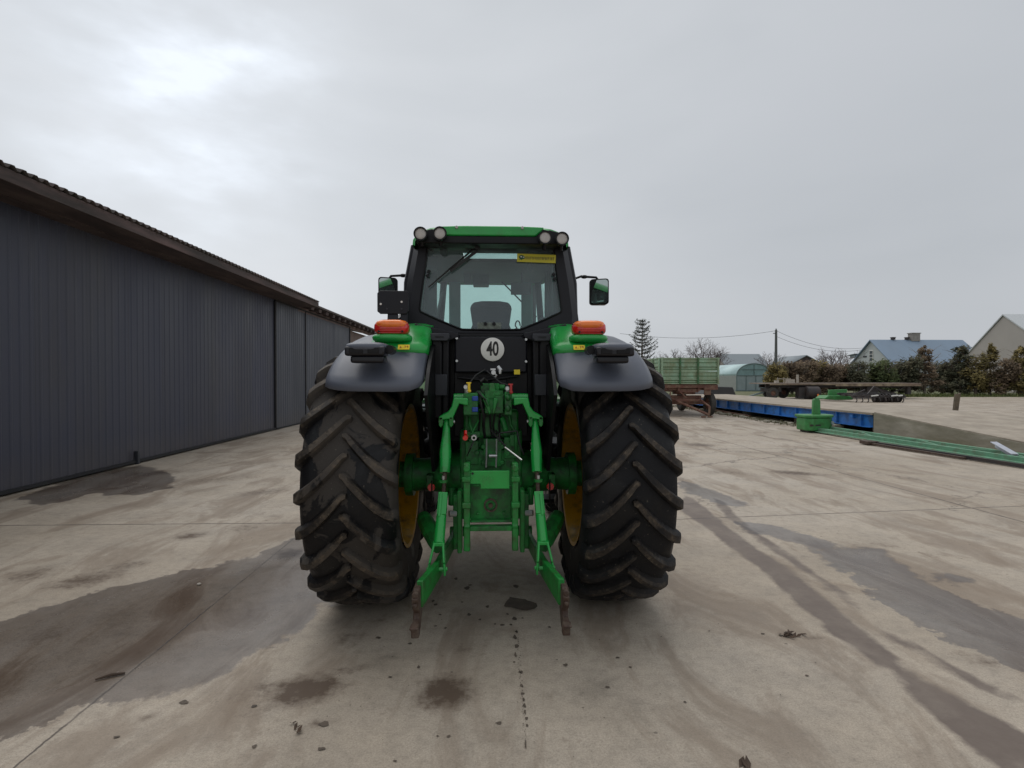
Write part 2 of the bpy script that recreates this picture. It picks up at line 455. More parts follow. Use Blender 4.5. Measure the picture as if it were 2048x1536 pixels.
# ---- rear wheels
_PR = [(-.27, .535), (-.30, .60), (-.315, .70), (-.312, .79), (-.298, .835), (-.27, .862), (-.22, .880), (-.12, .893), (0, .898),
        (.12, .893), (.22, .880), (.27, .862), (.298, .835), (.312, .79), (.315, .70), (.30, .60), (.27, .535)]
PROF = [(a * .965, b) for a, b in _PR]
def build_wheel(s, phase, tmat):
    cx = s * CX
    hub = MB()
    hub.lathe([(-.02, .0), (-.02, .15), (.10, .17), (.16, .13), (.18, 0)] if s > 0 else [(.02, .0), (.02, .15), (-.10, .17), (-.16, .13), (-.18, 0)], (cx, CY, CZ), n=24)
    w = hub.build('rear_wheel', 'yellow_rim', tr)
    mb = MB(); mb.lathe(PROF, (cx, CY, CZ), n=120)
    nbase = len(mb.f)
    path = [(-.03, .897, 0, 1, .034), (.005, .897, 0, 1, .045), (.03, .897, 0, 1, .048), (.09, .894, 0, 1, .052), (.15, .889, .05, 1, .054), (.20, .883, .1, 1, .056), (.25, .870, .22, .97, .058),
            (.283, .848, .6, .8, .058), (.302, .815, .93, .35, .040), (.310, .77, 1, .05, .014)]
    NL = 23
    da = 2 * pi / NL
    for side in (-1, 1):
        for k in range(NL):
            th0 = k * da + phase + (da / 2 if side > 0 else 0)
            vs = []
            for i, (u, r, nx, nr, h) in enumerate(path):
                t = i / (len(path) - 1)
                uu = max(u, -0.02)
                drop = .27 * (1 - (1 - min(1, uu / .30)) ** 1.25) if uu > 0 else .0
                if i >= 7: drop = .27 + (i - 7) * .018
                thc = th0 - drop / .93
                wb = (.043 + .019 * t)
                wt = wb * .60
                if i == 0: wb *= .35; wt *= .45
                if i == 1: wb *= .85; wt *= .8
                L = math.hypot(nx, nr)
                nx_, nr_ = nx / L, nr / L
                for (off, hh) in ((-wb, -.012), (-wt * 1.22, h * .62), (-wt * .78, h), (wt * .78, h), (wt * 1.22, h * .62), (wb, -.012)):
                    uq = uu if i else -.022
                    ru = (uq + nx_ * hh) * side * .965
                    rr = r + nr_ * hh
                    th = thc + off / .93
                    vs.append((cx + ru, CY - rr * math.cos(th), max(.003, CZ + rr * math.sin(th))))
            fs = []
            m_ = len(path)
            for i in range(m_ - 1):
                for j in range(5):
                    fs.append((i * 6 + j, i * 6 + j + 1, (i + 1) * 6 + j + 1, (i + 1) * 6 + j))
            fs.append((0, 1, 2, 3, 4, 5)); fs.append(tuple((m_ - 1) * 6 + q for q in (5, 4, 3, 2, 1, 0)))
            mb.add(vs, fs)
    ty = mb.build('tyre', tmat, w, fix=False, smooth=38)
    me = ty.data
    bm = bmesh.new(); bm.from_mesh(me); bmesh.ops.recalc_face_normals(bm, faces=bm.faces); bm.to_mesh(me); bm.free()
    me.polygons.foreach_set('use_smooth', [True] * len(me.polygons)); me.set_sharp_from_angle(angle=R(50))
    a = me.attributes.new('lug', 'FLOAT', 'FACE')
    vals = [0.0] * len(me.polygons)
    for i in range(nbase, len(me.polygons)):
        q = (i - nbase) % ((len(path) - 1) * 5 + 2)
        if q < (len(path) - 1) * 5 and q // 5 < 7:
            vals[i] = (.12, .7, 1.0, .7, .12)[q % 5]
    a.data.foreach_set('value', vals)
    rb = MB()
    pr = [(-.285, .555), (-.28, .525), (-.20, .50), (-.05, .485), (.10, .475), (.13, .44), (.11, .34), (.05, .24), (.03, .17), (.03, 0.02)]
    rb.lathe([(s * t, r) for t, r in pr], (cx, CY, CZ), n=64)
    rb.lathe([(s * t, r) for t, r in [(.285, .555), (.28, .525), (.20, .50), (.10, .475)]], (cx, CY, CZ), n=64)
    for k in range(10):
        a_ = 2 * pi * k / 10
        rb.lathe([(s * .0, 0), (s * .0, .022), (s * .05, .022)], (cx, CY + .2 * math.cos(a_), CZ + .2 * math.sin(a_)), n=6)
    rb.build('rim', 'yellow_rim', w)
    return w
build_wheel(-1, 0.03, 'tyre_l')
build_wheel(1, 0.10, 'tyre_r')

# ---- front wheels
for s in (-1, 1):
    cx = s * 0.92; cy = 7.0; cz = .70
    hb = MB(); hb.lathe([(-s * .1, 0), (-s * .1, .12), (s * .1, .13), (s * .14, 0)], (cx, cy, cz), n=20)
    w = hb.build('front_wheel', 'yellow_rim', tr)
    k_ = .76
    mb = MB(); mb.lathe([(a * .76, r * k_ + .0) for a, r in PROF], (cx, cy, cz), n=64)
    for side in (-1, 1):
        for k in range(18):
            th = k * 2 * pi / 18 + (.17 if side > 0 else 0)
            vs = []
            for (u, r, d) in ((0, .68, 0), (.1, .68, .10), (.2, .665, .2), (.235, .62, .22)):
                for off, hh in ((-.03, -.01), (-.02, .045), (.02, .045), (.03, -.01)):
                    rr = r + hh; tt = th - d / .7 + off / .7
                    vs.append((cx + u * side, cy - rr * math.cos(tt), cz + rr * math.sin(tt)))
            fs = [(i * 4 + j, i * 4 + j + 1, i * 4 + j + 5, i * 4 + j + 4) for i in range(3) for j in range(3)] + [(0, 1, 2, 3), (15, 14, 13, 12)]
            mb.add(vs, fs)
    mb.build('tyre', 'tyre_r', w)
    rb = MB(); rb.lathe([(s * t, r) for t, r in [(-.21, .42), (-.2, .39), (.0, .36), (.02, .2), (.02, .02)]] , (cx, cy, cz), n=40)
    rb.build('rim', 'yellow_rim', w)
MB().tube([(-.85, 7.0, .66), (.85, 7.0, .66)], .075, 12).box((0, 7.0, .66), (.4, .3, .26)).build('front_axle', 'green_cast', tr, bevel=.01)

# ---- rear axle, transmission casting
for s in (-1, 1):
    ax = MB(); ax.lathe([(s * .22, .20), (s * .30, .19), (s * .36, .145), (s * .52, .125), (s * .60, .13), (s * .60, .165), (s * .66, .165), (s * .66, .10), (s * .80, .10)], (0, CY, CZ), n=28)
    ax.build('rear_axle', 'green_cast', tr)
ca = MB()
ca.box((0, 4.30, .98), (.46, .56, .66)); ca.box((0, 4.05, .93), (.36, .22, .50)); ca.box((0, 4.9, .9), (.44, 1.2, .5)); ca.box((0, 6.2, .9), (.36, 1.6, .4))
ca.box((0, 4.12, 1.36), (.40, .30, .20))
cas = ca.build('transmission', 'green_cast', tr, bevel=.015)
# details on the casting: bolts, cover plates, pipes
dt = MB()
for (dx, py) in ((-15, 893), (22, 893), (-15, 925), (22, 925), (-40, 880), (40, 880), (-45, 925), (45, 930), (-28, 905), (33, 908)):
    p = T(dx, py, 3.93); dt.lathe([(-.02, 0), (-.02, .017), (.01, .02)], p, 'y', 10)
dt.box(T(3, 905, 3.94), (.13, .05, .20)); dt.box(T(40, 895, 3.94), (.10, .05, .15)); dt.box(T(-38, 905, 3.95), (.09, .04, .17))
dt.build('cover_plate', 'green_cast', cas, bevel=.004)
for dx in (-9, 11): MB().tube([T(dx, 878, 3.89), T(dx, 905, 3.89), T(dx - 1, 935, 3.89)], .006, 6).build('pipe', 'silver', cas)
MB().tube([T(-4, 912, 3.89), T(12, 912, 3.89)], .012, 8).build('pipe', 'silver', cas)

# ---- dark chassis mass between the fenders
bd = MB()
bd.box((0, 4.70, 1.62), (.80, .95, .86)); bd.box((0, 5.6, 1.25), (.76, .9, .5))
bd.build('cab_base', 'black_plastic', tr, bevel=.02)
for s in (-1, 1):
    fl = MB()
    poly = [(CY + 1.03 * math.cos(R(t)) * -1, CZ + 1.05 * math.sin(R(t))) for t in range(38, 131, 6)]
    poly += [(CY + .60, 1.02), (CY - .35, 1.02), (CY - .50, 1.24)]
    fl.prism(poly, s * .405, s * .428, 'yz')
    fl.build('fender_liner', 'black_plastic', tr)

# ---- fenders
def fender(s):
    xs = [.435, .45, .52, .62, .72, .82, .90, .975, 1.035, 1.08, 1.105, 1.115]
    rs = [1.045, 1.075, 1.090, 1.096, 1.100, 1.100, 1.096, 1.085, 1.062, 1.020, .965, .90]
    lift = [.13, .055, .01, 0, 0, 0, .005, .02, .05, .105, .17, .25]
    nb = 30
    vs = []; fs = []
    for i, x in enumerate(xs):
        for j in range(nb + 1):
            v = j / nb
            ta = R(38.8) + lift[i]
            th = ta + (R(128) - ta) * v
            r = rs[i]
            if j == 0: r -= .025
            tt = min(1, max(0, (math.degrees(th) - 48) / 42)); x_ = x if x < .6 else .6 + (x - .6) * (1 - .13 * tt * tt * (3 - 2 * tt))
            vs.append((s * x_, CY - r * math.cos(th), CZ + r * math.sin(th)))
    for i in range(len(xs) - 1):
        for j in range(nb):
            a = i * (nb + 1) + j
            fs.append((a, a + 1, a + nb + 2, a + nb + 1))
    mb = MB(); mb.add(vs, fs)
    f = mb.build('fender', 'fender_plastic', tr, smooth=60, solid=.014)
    # green inner fender
    xs = [.43, .433, .445, .50, .58, .66, .73, .79, .83, .845]
    r0 = [1.05, 1.085, 1.112, 1.125, 1.128, 1.128, 1.127, 1.122, 1.112, 1.09]
    rise = [.0, .035, .05, .05, .05, .045, .04, .02, .005, 0]
    lo = [64, 61, 59.5, 58.6, 58.4, 58.3, 58.6, 59.5, 62, 66]
    vs = []; fs = []; nb = 20
    for i, x in enumerate(xs):
        for j in range(nb + 1):
            v = j / nb
            th = R(lo[i]) + (R(108) - R(lo[i])) * v
            r = r0[i] + rise[i] * min(1, max(0, (v - .08) / .35)) ** .8
            if j == 0: r -= .035
            vs.append((s * x, CY - r * math.cos(th), CZ + r * math.sin(th)))
    for i in range(len(xs) - 1):
        for j in range(nb):
            a = i * (nb + 1) + j
            fs.append((a, a + 1, a + nb + 2, a + nb + 1))
    mb = MB(); mb.add(vs, fs)
    g = mb.build('fender_top', 'green', tr, smooth=60, solid=.02)
    # pod under lamp
    pod = MB(); pod.ell((s * .682, 3.82, 1.972), (.136, .115, .034), 28, 10, .7)
    pod.build('lamp_pod', 'green', g, smooth=60)
    # tail lamp: red body, orange top
    lm = MB(); lm.ell((s * .682, 3.80, 2.040), (.119, .085, .053), 32, 14, .62)
    lamp = lm.build('tail_lamp', 'lens_red', tr, smooth=60)
    om = MB(); om.ell((s * .680, 3.793, 2.063), (.109, .087, .034), 32, 12, .65)
    om.build('turn_signal', 'lens_orange', lamp, smooth=60)
    bz = MB()
    for k in range(5):
        z = 2.003 + k * .015
        bz.box((s * .682, 3.7138, z), (.15, .003, .0025))
    bz.build('lens_rib', 'lens_red', lamp)
    for dx in (-.075, .082): MB().lathe([(-.01, 0), (-.01, .007), (.0, .008)], (s * .682 + dx, 3.722, 2.012), 'y', 8).build('screw', 'dark_gap', lamp)
    # dark work lamp housing
    hb = MB()
    hx = s * .775
    hb.ell((hx + s * .004, 3.51, 1.889), (.134, .155, .034), 28, 12, .7)
    ho = hb.build('lamp_hood', 'fender_plastic', tr, smooth=60)
    dk = MB(); dk.box((hx + s * .0, 3.44, 1.862), (.245, .14, .058)); dk.box((hx - s * .012, 3.45, 1.812), (.205, .13, .045))
    hl = dk.build('rear_work_lamp', 'lens_dark', tr, bevel=.014, segs=3)
    for dd, ww in ((.05, .085), (-.055, .07)): MB().box((hx + s * dd, 3.3685, 1.866), (ww, .006, .035)).build('lens', 'black_plastic', hl, bevel=.003)
    # green-black socket by the hood
    sk = MB(); sk.lathe([(-.05, 0), (-.05, .028), (.05, .03)], (s * .635, 3.48, 1.875), 'y', 14)
    sk.build('socket', 'black_plastic', tr)
    # warning sticker
    th = R(59.5)
    sx = -.588 if s < 0 else .602
    stz, sty = 1.905, 3.706
    stk = MB(); stk.box((sx, sty, stz), (.078, .003, .038), (R(-31), 0, 0))
    so = stk.build('warning_sticker', 'sticker_yellow', g)
    mk = MB()
    nrm = Vector((0, -math.cos(R(31)), math.sin(R(31))))
    def P2(u, v): return Vector((sx, sty, stz)) + Vector((u, 0, 0)) + Vector((0, math.sin(R(31)), math.cos(R(31)))) * v + nrm * .0022
    def glyph(poly):
        vs = [P2(u, v) for u, v in poly]
        mk.add(vs + [v + nrm * .001 for v in vs], [tuple(range(len(vs), 2 * len(vs)))])
    glyph([(-.030, -.010), (-.012, -.010), (-.021, .010)])
    glyph([(-.006, -.010), (-.002, -.010), (-.002, -.004), (-.006, -.004)])
    glyph([(.003, .010), (.014, .010), (.014, .006), (.010, -.010), (.006, -.010), (.009, .006), (.003, .006)])
    glyph([(.019, .010), (.030, .010), (.030, -.010), (.026, -.010), (.026, -.001), (.019, -.001)])
    mk.build('pictogram', 'sticker_orange', so)
fender(-1); fender(1)

# ---- cab frame
out_l = [(-.57, 2.765), (-.2, 2.775), (.2, 2.775), (.57, 2.765), (.60, 2.73), (.655, 2.45), (.692, 2.16), (.69, 2.05), (.60, 1.98), (.42, 1.96), (.30, 1.955), (0, 1.95),
         (-.30, 1.955), (-.42, 1.96), (-.60, 1.98), (-.69, 2.05), (-.692, 2.16), (-.655, 2.45), (-.60, 2.73)]
inn_l = [(-.47, 2.708), (-.2, 2.715), (.2, 2.715), (.47, 2.708), (.495, 2.695), (.525, 2.45), (.553, 2.23), (.545, 2.208), (.42, 2.150), (.255, 2.082), (.225, 2.072), (0, 2.068),
         (-.225, 2.072), (-.255, 2.082), (-.42, 2.150), (-.545, 2.208), (-.553, 2.23), (-.525, 2.45), (-.495, 2.695)]
def tilt(z):  # rear face leans slightly
    return 4.25 + (2.5 - z) * -.02
mb = MB(); n = len(out_l)
vs = [(x, tilt(z), z) for x, z in inn_l] + [(x * .985, tilt(z) - .01, z) for x, z in [(i[0] * .35 + o[0] * .65, i[1] * .35 + o[1] * .65) for i, o in zip(inn_l, out_l)]] + \
     [(x, tilt(z) + .05, z) for x, z in out_l] + [(x * .985, tilt(z) + .17, z) for x, z in out_l] + [(x, tilt(z) + .12, z) for x, z in inn_l]
fs = []
for r_ in range(5):
    r2 = (r_ + 1) % 5
    for i in range(n):
        j = (i + 1) % n
        fs.append((r_ * n + i, r_ * n + j, r2 * n + j, r2 * n + i))
mb.add(vs, fs)
cabf = mb.build('cab_frame', 'frame_black', tr, smooth=28)
g = MB(); g.add([(x, tilt(z) + .012, z) for x, z in inn_l], [tuple(range(n))])
rg = g.build('rear_window', 'rear_glass', tr)
# seal round the window
sl = MB(); sl.tube([(x * .995, tilt(z) - .002, z) for x, z in inn_l + inn_l[:1]], .009, 6, False)
sl.build('seal', 'black_plastic', rg)
for dx, py in ((-123, 545), (-125, 553), (125, 549), (127, 558)):
    p = T(dx, py, 4.24); MB().lathe([(-.015, 0), (-.015, .013), (.0, .015), (.01, .012)], p, 'y', 12).build('hinge_cap', 'black_plastic', rg)
for dx in (-11, 6): MB().lathe([(-.015, 0), (-.015, .013), (.0, .015)], T(dx, 648, 4.24), 'y', 12).build('latch_cap', 'black_plastic', rg)
MB().box(T(-3, 652, 4.255), (.185, .004, .052)).build('latch_plate', mat('latch_plate', (0.16, 0.19, 0.16), 0.6, var=.5, scale=40), rg)
wp = MB(); a = Vector(T(-35, 500, 4.225)); b_ = Vector(T(-124, 576, 4.22))
wp.tube([a, (a + b_) / 2 + Vector((0, -.012, 0)), b_], [.008, .007, .006], 6)
wp.bar(a + Vector((.03, 0, -.01)), (a * .45 + b_ * .55) + Vector((.012, 0, -.006)), .01, .022)
wp.lathe([(-.03, 0), (-.03, .02), (.03, .022)], (a.x + .03, 4.22, a.z + .01), 'y', 12)
wp.build('wiper', 'rubber_hose', tr)
# banner sticker on the glass
bn = MB(); c0 = T(-983 + 983 + 91, 516.5, 4.238)
bx, bz_ = c0[0], c0[2]
bn.box((bx, 4.243, bz_), (.302, .003, .064), (0, R(1.6), 0))
bo_ = bn.build('banner_sticker', 'sticker_banner', tr)
rot = Euler((0, R(1.6), 0)).to_matrix()
def BP2(u, v, d=0): return Vector((bx, 4.2405 - d, bz_)) + rot @ Vector((u, 0, v))
def flat(mb_, poly, d=0.0):
    vs = [BP2(u, v, .001 + d) for u, v in poly]
    mb_.add(vs, [tuple(range(len(vs)))])
em = MB()
flat(em, [(-.142, -.018), (-.128, -.010), (-.138, .004), (-.128, .018), (-.114, .022), (-.100, .016), (-.088, .004), (-.094, -.008), (-.112, -.012), (-.115, -.022), (-.120, -.012)])
em.build('emblem', 'ink_green', bo_)
em = MB()
flat(em, [(-.128, .004), (-.122, .014), (-.112, .010), (-.114, .002)], .001); flat(em, [(-.106, .002), (-.104, .009), (-.094, .007), (-.096, .000)], .001)
em.build('emblem', 'white', bo_)
em = MB(); u = -.084; rnd = random.Random(3)
while u < .140:
    w_ = rnd.choice((.006, .009, .011)); k = rnd.random()
    h_ = .011
    if k < .4:
        flat(em, [(u, -h_), (u + .004, -h_), (u + .004, h_), (u, h_)]); flat(em, [(u + .004, h_ - .004), (u + w_, h_ - .004), (u + w_, h_), (u + .004, h_)]); flat(em, [(u + .004, -.002), (u + w_, -.002), (u + w_, .002), (u + .004, .002)])
    elif k < .7:
        flat(em, [(u, -h_), (u + .004, -h_), (u + .004, h_), (u, h_)]); flat(em, [(u + w_ - .003, -h_), (u + w_, -h_), (u + w_, h_), (u + w_ - .003, h_)])
    else:
        flat(em, [(u + w_ / 2 - .002, -h_), (u + w_ / 2 + .002, -h_), (u + w_ / 2 + .002, h_), (u + w_ / 2 - .002, h_)]); flat(em, [(u, h_ - .004), (u + w_, h_ - .004), (u + w_, h_), (u, h_)])
    u += w_ + .004
em.build('lettering', 'ink_grey', bo_)

# side pillars and glass
for s in (-1, 1):
    pl = MB()
    pl.tube([(s * .665, 4.36, 2.08), (s * .655, 4.36, 2.45), (s * .60, 4.36, 2.74)], .035, 8)
    pl.build('rear_pillar', 'frame_black', tr)
    pl = MB(); pl.tube([(s * .70, 5.15, 1.75), (s * .69, 5.15, 2.3), (s * .60, 5.15, 2.74)], .028, 8)
    pl.build('middle_pillar', 'frame_black', tr)
    pl = MB(); pl.tube([(s * .60, 5.95, 1.35), (s * .56, 5.95, 2.1), (s * .50, 5.84, 2.74)], .035, 8)
    pl.build('front_pillar', 'frame_black', tr)
    sg = MB()
    sg.add([(s * .68, 4.42, 2.08), (s * .70, 5.15, 1.98), (s * .67, 5.2, 1.45), (s * .60, 5.93, 1.40), (s * .565, 5.93, 2.1), (s * .51, 5.84, 2.73), (s * .60, 5.15, 2.74), (s * .60, 4.42, 2.74), (s * .66, 4.42, 2.42)], [tuple(range(9))])
    sg.build('side_window', 'glass', tr)
    sk = MB(); sk.box((s * .62, 5.58, 1.33), (.14, .82, .20)); MB().tube([(s * .69, 4.4, 2.07), (s * .70, 5.16, 1.96)], .03, 8).build('window_rail', 'frame_black', tr)
    sk.build('door_sill', 'frame_black', tr, bevel=.01)
ws = MB(); ws.add([(-.50, 5.84, 2.73), (.50, 5.84, 2.73), (.58, 5.94, 1.9), (.3, 5.97, 1.75), (-.3, 5.97, 1.75), (-.58, 5.94, 1.9)], [tuple(range(6))])
wso = ws.build('windscreen', 'glass', tr)
MB().tube([T(20, 562, 5.80), T(91, 634, 5.86)], .008, 6).build('wiper_blade', 'rubber_hose', wso)

# roof
sec = [(0, 2.842), (.25, 2.840), (.38, 2.834), (.46, 2.822), (.52, 2.80), (.560, 2.772), (.588, 2.735), (.592, 2.70)]
half = sec
full = [(-x, z) for x, z in reversed(half[1:])] + half
ys = [(4.10, .96, -.018), (4.115, .99, -.004), (4.16, 1.0, 0), (4.48, 1.02, .01), (4.80, 1.04, .02), (5.4, 1.04, .02), (5.85, 1.0, .02), (5.98, .95, .025), (6.03, .9, .02)]
rm = MB(); nn = len(full); vs = []
for (y, sx, dz) in ys:
    for (x, z) in full: vs.append((x * sx, y, z + dz))
fs = []
for i in range(len(ys) - 1):
    for j in range(nn - 1):
        if i == 4 and abs(full[j][0]) < .26 and abs(full[j + 1][0]) < .26: continue
        fs.append((i * nn + j, i * nn + j + 1, (i + 1) * nn + j + 1, (i + 1) * nn + j))
fs.append(tuple((len(ys) - 1) * nn + j for j in range(nn)))
rm.add(vs, fs)
# hatch rim
roof = rm.build('roof', 'green', tr, smooth=40)
# rear green lip between the lamps
gl = MB(); gl.prism([(-.335, 2.758), (.335, 2.758), (.375, 2.792), (.40, 2.826), (.2, 2.833), (-.2, 2.833), (-.40, 2.826), (-.375, 2.792)], 4.085, 4.13, 'xz')
gl.build('roof_lip', 'green', tr, bevel=.01)
for s in (-1, 1): MB().lathe([(-.012, 0), (-.012, .010), (.01, .014)], (s * .245 - .01, 4.083, 2.818), 'y', 10).build('notch', 'lens_white', roof)
hd = MB(); hd.prism([(-.555, 2.70), (.555, 2.70), (.562, 2.75), (.53, 2.785), (.44, 2.808), (.375, 2.79), (.335, 2.756), (-.335, 2.756), (-.375, 2.79), (-.44, 2.808), (-.53, 2.785), (-.562, 2.75)], 4.088, 4.24, 'xz')
hd.build('rear_header', 'black_plastic', tr, bevel=.008)
ln = MB()
for (x0, x1, y0, y1) in ((-.55, .55, 4.3, 4.47), (-.55, -.25, 4.47, 4.81), (.25, .55, 4.47, 4.81), (-.55, .55, 4.81, 5.86)):
    ln.box(((x0 + x1) / 2, (y0 + y1) / 2, 2.73), (x1 - x0, y1 - y0, .03))
ln.build('headliner', 'trim', tr)
MB().add([(-.25, 4.81, 2.864), (.25, 4.81, 2.864), (.25, 5.40, 2.864), (-.25, 5.40, 2.864)], [(0, 1, 2, 3)]).build('roof_hatch', 'glass', tr)
for (dx, py) in ((-139, 471), (-101, 470), (108, 476), (142, 478)):
    x, y, z = T(dx, py, 4.04)
    L = MB(); L.lathe([(.10, .0), (.10, .030), (.04, .043), (-.01, .051), (-.022, .051), (-.022, .041), (-.010, .040)], (x, y, z), 'y', 28)
    L.tube([(x, y + .05, z - .02), (x, y + .07, z - .07)], .014, 8)
    lo_ = L.build('work_light', 'black_plastic', tr, smooth=50)
    L = MB(); L.lathe([(-.016, 0), (-.016, .025), (-.012, .0405)], (x, y, z), 'y', 28)
    L.build('lens', 'lens_white', lo_)
# interior
se = MB()
sp = [(-.215, 1.95), (-.20, 2.08), (-.165, 2.17), (-.175, 2.24), (-.185, 2.31), (-.18, 2.345), (-.15, 2.37), (-.08, 2.382), (.08, 2.382), (.15, 2.37), (.18, 2.345), (.185, 2.31), (.175, 2.24), (.165, 2.17), (.20, 2.08), (.215, 1.95)]
se.prism(sp, 4.86, 4.98, 'xz'); se.box((0, 5.15, 1.98), (.46, .46, .14)); se.tube([(0, 5.1, 1.6), (0, 5.1, 1.95)], .1, 10)
so = se.build('driver_seat', 'seat', tr, bevel=.02, segs=3)
MB().tube([(-.18, 4.865, 2.31), (-.09, 4.852, 2.325), (.09, 4.852, 2.325), (.18, 4.865, 2.31)], .008, 6).build('piping', 'seat', so)
M['ws_post'] = mat('windscreen_post', (0.10, 0.24, 0.20), 0.6)
for s in (-1, 1):
    MB().box((s * .385, 5.84, 2.30), (.12, .05, .94)).build('windscreen_post', 'ws_post', tr, bevel=.01)
    MB().box((s * .59, 5.22, 2.22), (.15, .06, 1.0)).build('pillar_trim', 'trim', tr, bevel=.01)
def CB(c, d): (MB().box(c, d) if c[1] != 5.86 else MB().box((0, 5.86, 2.735), (.98, .06, .03))).build('console_block', 'trim', tr, bevel=.012)
CB((.52, 5.1, 2.05), (.2, .6, .3)); CB((.46, 4.92, 2.2), (.06, .3, .06)); CB((0, 5.75, 1.95), (.4, .25, .3)); CB((0, 5.86, 2.715), (.98, .06, .05))
CB((-.5, 4.66, 2.66), (.10, .12, .12)); CB((.42, 4.45, 2.68), (.26, .12, .08)); CB((.33, 4.55, 2.62), (.04, .04, .06))
MB().tube([(-.5, 4.7, 2.1), (-.52, 5.2, 2.25), (-.50, 5.7, 2.6)], .015, 6).build('grab_rail', 'trim', tr)
CB((.50, 4.55, 2.45), (.035, .05, .5)); MB().box((-.56, 4.48, 2.25), (.04, .05, .16)).build('pillar_clip', 'trim', tr); CB((-.1, 5.5, 2.68), (.16, .2, .12)); CB((-.23, 5.4, 2.67), (.07, .1, .10))
it = MB(); it.box((.285, 5.2, 2.545), (.19, .04, .11)); it.tube([(.3, 5.22, 2.58), (.3, 5.3, 2.72)], .012, 6); it.build('monitor', 'trim', tr, bevel=.01)
it = MB(); ring = []
for k in range(25):
    a = 2 * pi * k / 24; ring.append((.0 + .19 * math.cos(a), 5.52 + .19 * math.sin(a) * .55, 2.06 + .19 * math.sin(a) * .75))
it.tube(ring, .014, 8, False); it.tube([(0, 5.52, 2.06), (0, 5.65, 1.85)], .03, 8); it.build('steering_wheel', 'black_plastic', tr)
it = MB(); ring = [(.245 + .022 * math.cos(2 * pi * k / 16) + (.01 if k > 8 else 0), 5.0, 2.175 + .045 * math.sin(2 * pi * k / 16)) for k in range(17)]
it.tube(ring, .007, 6, False); it.tube([(.235, 5.0, 1.95), (.235, 5.0, 2.15)], .018, 8); it.build('armrest_handle', 'seat', tr)
for k, (dx, py) in enumerate(((-125, 505), (-97, 507))):
    x, y, z = T(dx + 4, py - 6, 4.36)
    MB().ell((x, y, z - .02), (.030, .03, .045), 16, 10, .8).build('interior_lamp', mat('olive_cover', (0.03, 0.035, 0.022), 0.6), tr)

# hood
hm = MB()
hm.prism([(-.36, 1.15), (.36, 1.15), (.38, 1.6), (.34, 1.82), (.2, 1.90), (-.2, 1.90), (-.34, 1.82), (-.38, 1.6)], 5.98, 8.05, 'xz')
hm.build('bonnet', 'green', tr, bevel=.06, segs=4)
MB().box((0, 8.07, 1.45), (.5, .05, .5)).build('grille', 'black_plastic', tr, bevel=.02)
MB().tube([(.46, 6.15, 1.5), (.46, 6.15, 2.75)], .05, 14).build('exhaust', 'dark_steel', tr)
MB().box((-.62, 5.6, .85), (.42, .75, .5)).build('fuel_tank', 'black_plastic', tr, bevel=.06, segs=4)
MB().box((.62, 5.65, .85), (.36, .6, .4)).box((.66, 5.6, .45), (.3, .3, .04)).build('battery_box', 'black_plastic', tr, bevel=.03)

# ---- rear black panel below window
pn = MB(); pn.box((0, 4.10, 1.87), (.54, .06, .27)); panel = pn.build('rear_panel', 'frame_black', tr, bevel=.012)
for dx, py in ((-68, 677), (70, 679), (-68, 722), (70, 723)):
    MB().lathe([(-.012, 0), (-.012, .009), (.004, .011)], T(dx, py, 4.065), 'y', 10).build('bolt', 'silver', panel)
ds = MB(); x, y, z = T(3, 699, 4.055); ds.lathe([(-.012, 0), (-.012, .083), (-.010, .087), (.01, .087)], (x, y, z), 'y', 40)
disc = ds.build('speed_disc', 'white', tr)
tv, tf = text_mb('40', .145, .0008, .62, .0035)
nm = MB(); nm.add([(x + v.x + .001, y - .0135 - v.z, z + v.y) for v in tv], tf); nm.build('number', 'ink', disc)
for s in (-1, 1):
    px = MB(); px.box((s * .395, 4.06, 1.70), (.075, .14, .60)); px.box((s * .335, 4.10, 1.55), (.05, .14, .95))
    px.build('rear_post', 'black_plastic', tr, bevel=.01)
    vx = s * .372
    v = MB(); v.prism([(vx - .07, 2.02), (vx + .07, 2.02), (vx + .07, 1.985), (vx + .055, 1.965), (vx - .055, 1.965), (vx - .07, 1.985)], 3.96, 4.25, 'xz')
    vo = v.build('air_vent', 'grey_plastic', tr, bevel=.006)
    MB().box((s * .47, 4.75, 1.72), (.10, .85, .60)).build('side_panel', 'black_plastic', tr)
    MB().box((vx, 3.957, 1.995), (.06, .006, .008)).build('slot', 'dark_gap', vo)
    MB().prism([(s * .24, 2.03), (s * .24, 2.00), (s * .31, 1.97), (s * .46, 2.03), (s * .58, 2.06), (s * .56, 2.10)], 4.05, 4.26, 'xz').build('corner_cover', 'frame_black', tr, bevel=.008)
    MB().box((s * .362, 3.975, 1.645), (.088, .03, .155)).build('cover_panel', 'grey_plastic', tr, bevel=.006)
MB().box(T(52, 744, 4.0), (.043, .01, .035)).build('warning_label', 'sticker_yellow', tr)
ld = MB(); ld.box((0, 4.20, 1.55), (.56, .08, .60)); ld.box((.06, 4.12, 1.66), (.12, .08, .05)); ld.box((-.14, 4.12, 1.69), (.10, .08, .03)); ld.tube([(-.25, 4.08, 1.70), (-.05, 4.08, 1.68), (.2, 4.08, 1.71)], .012, 6)
ld.build('rear_bulkhead', 'black_plastic', tr, bevel=.008)

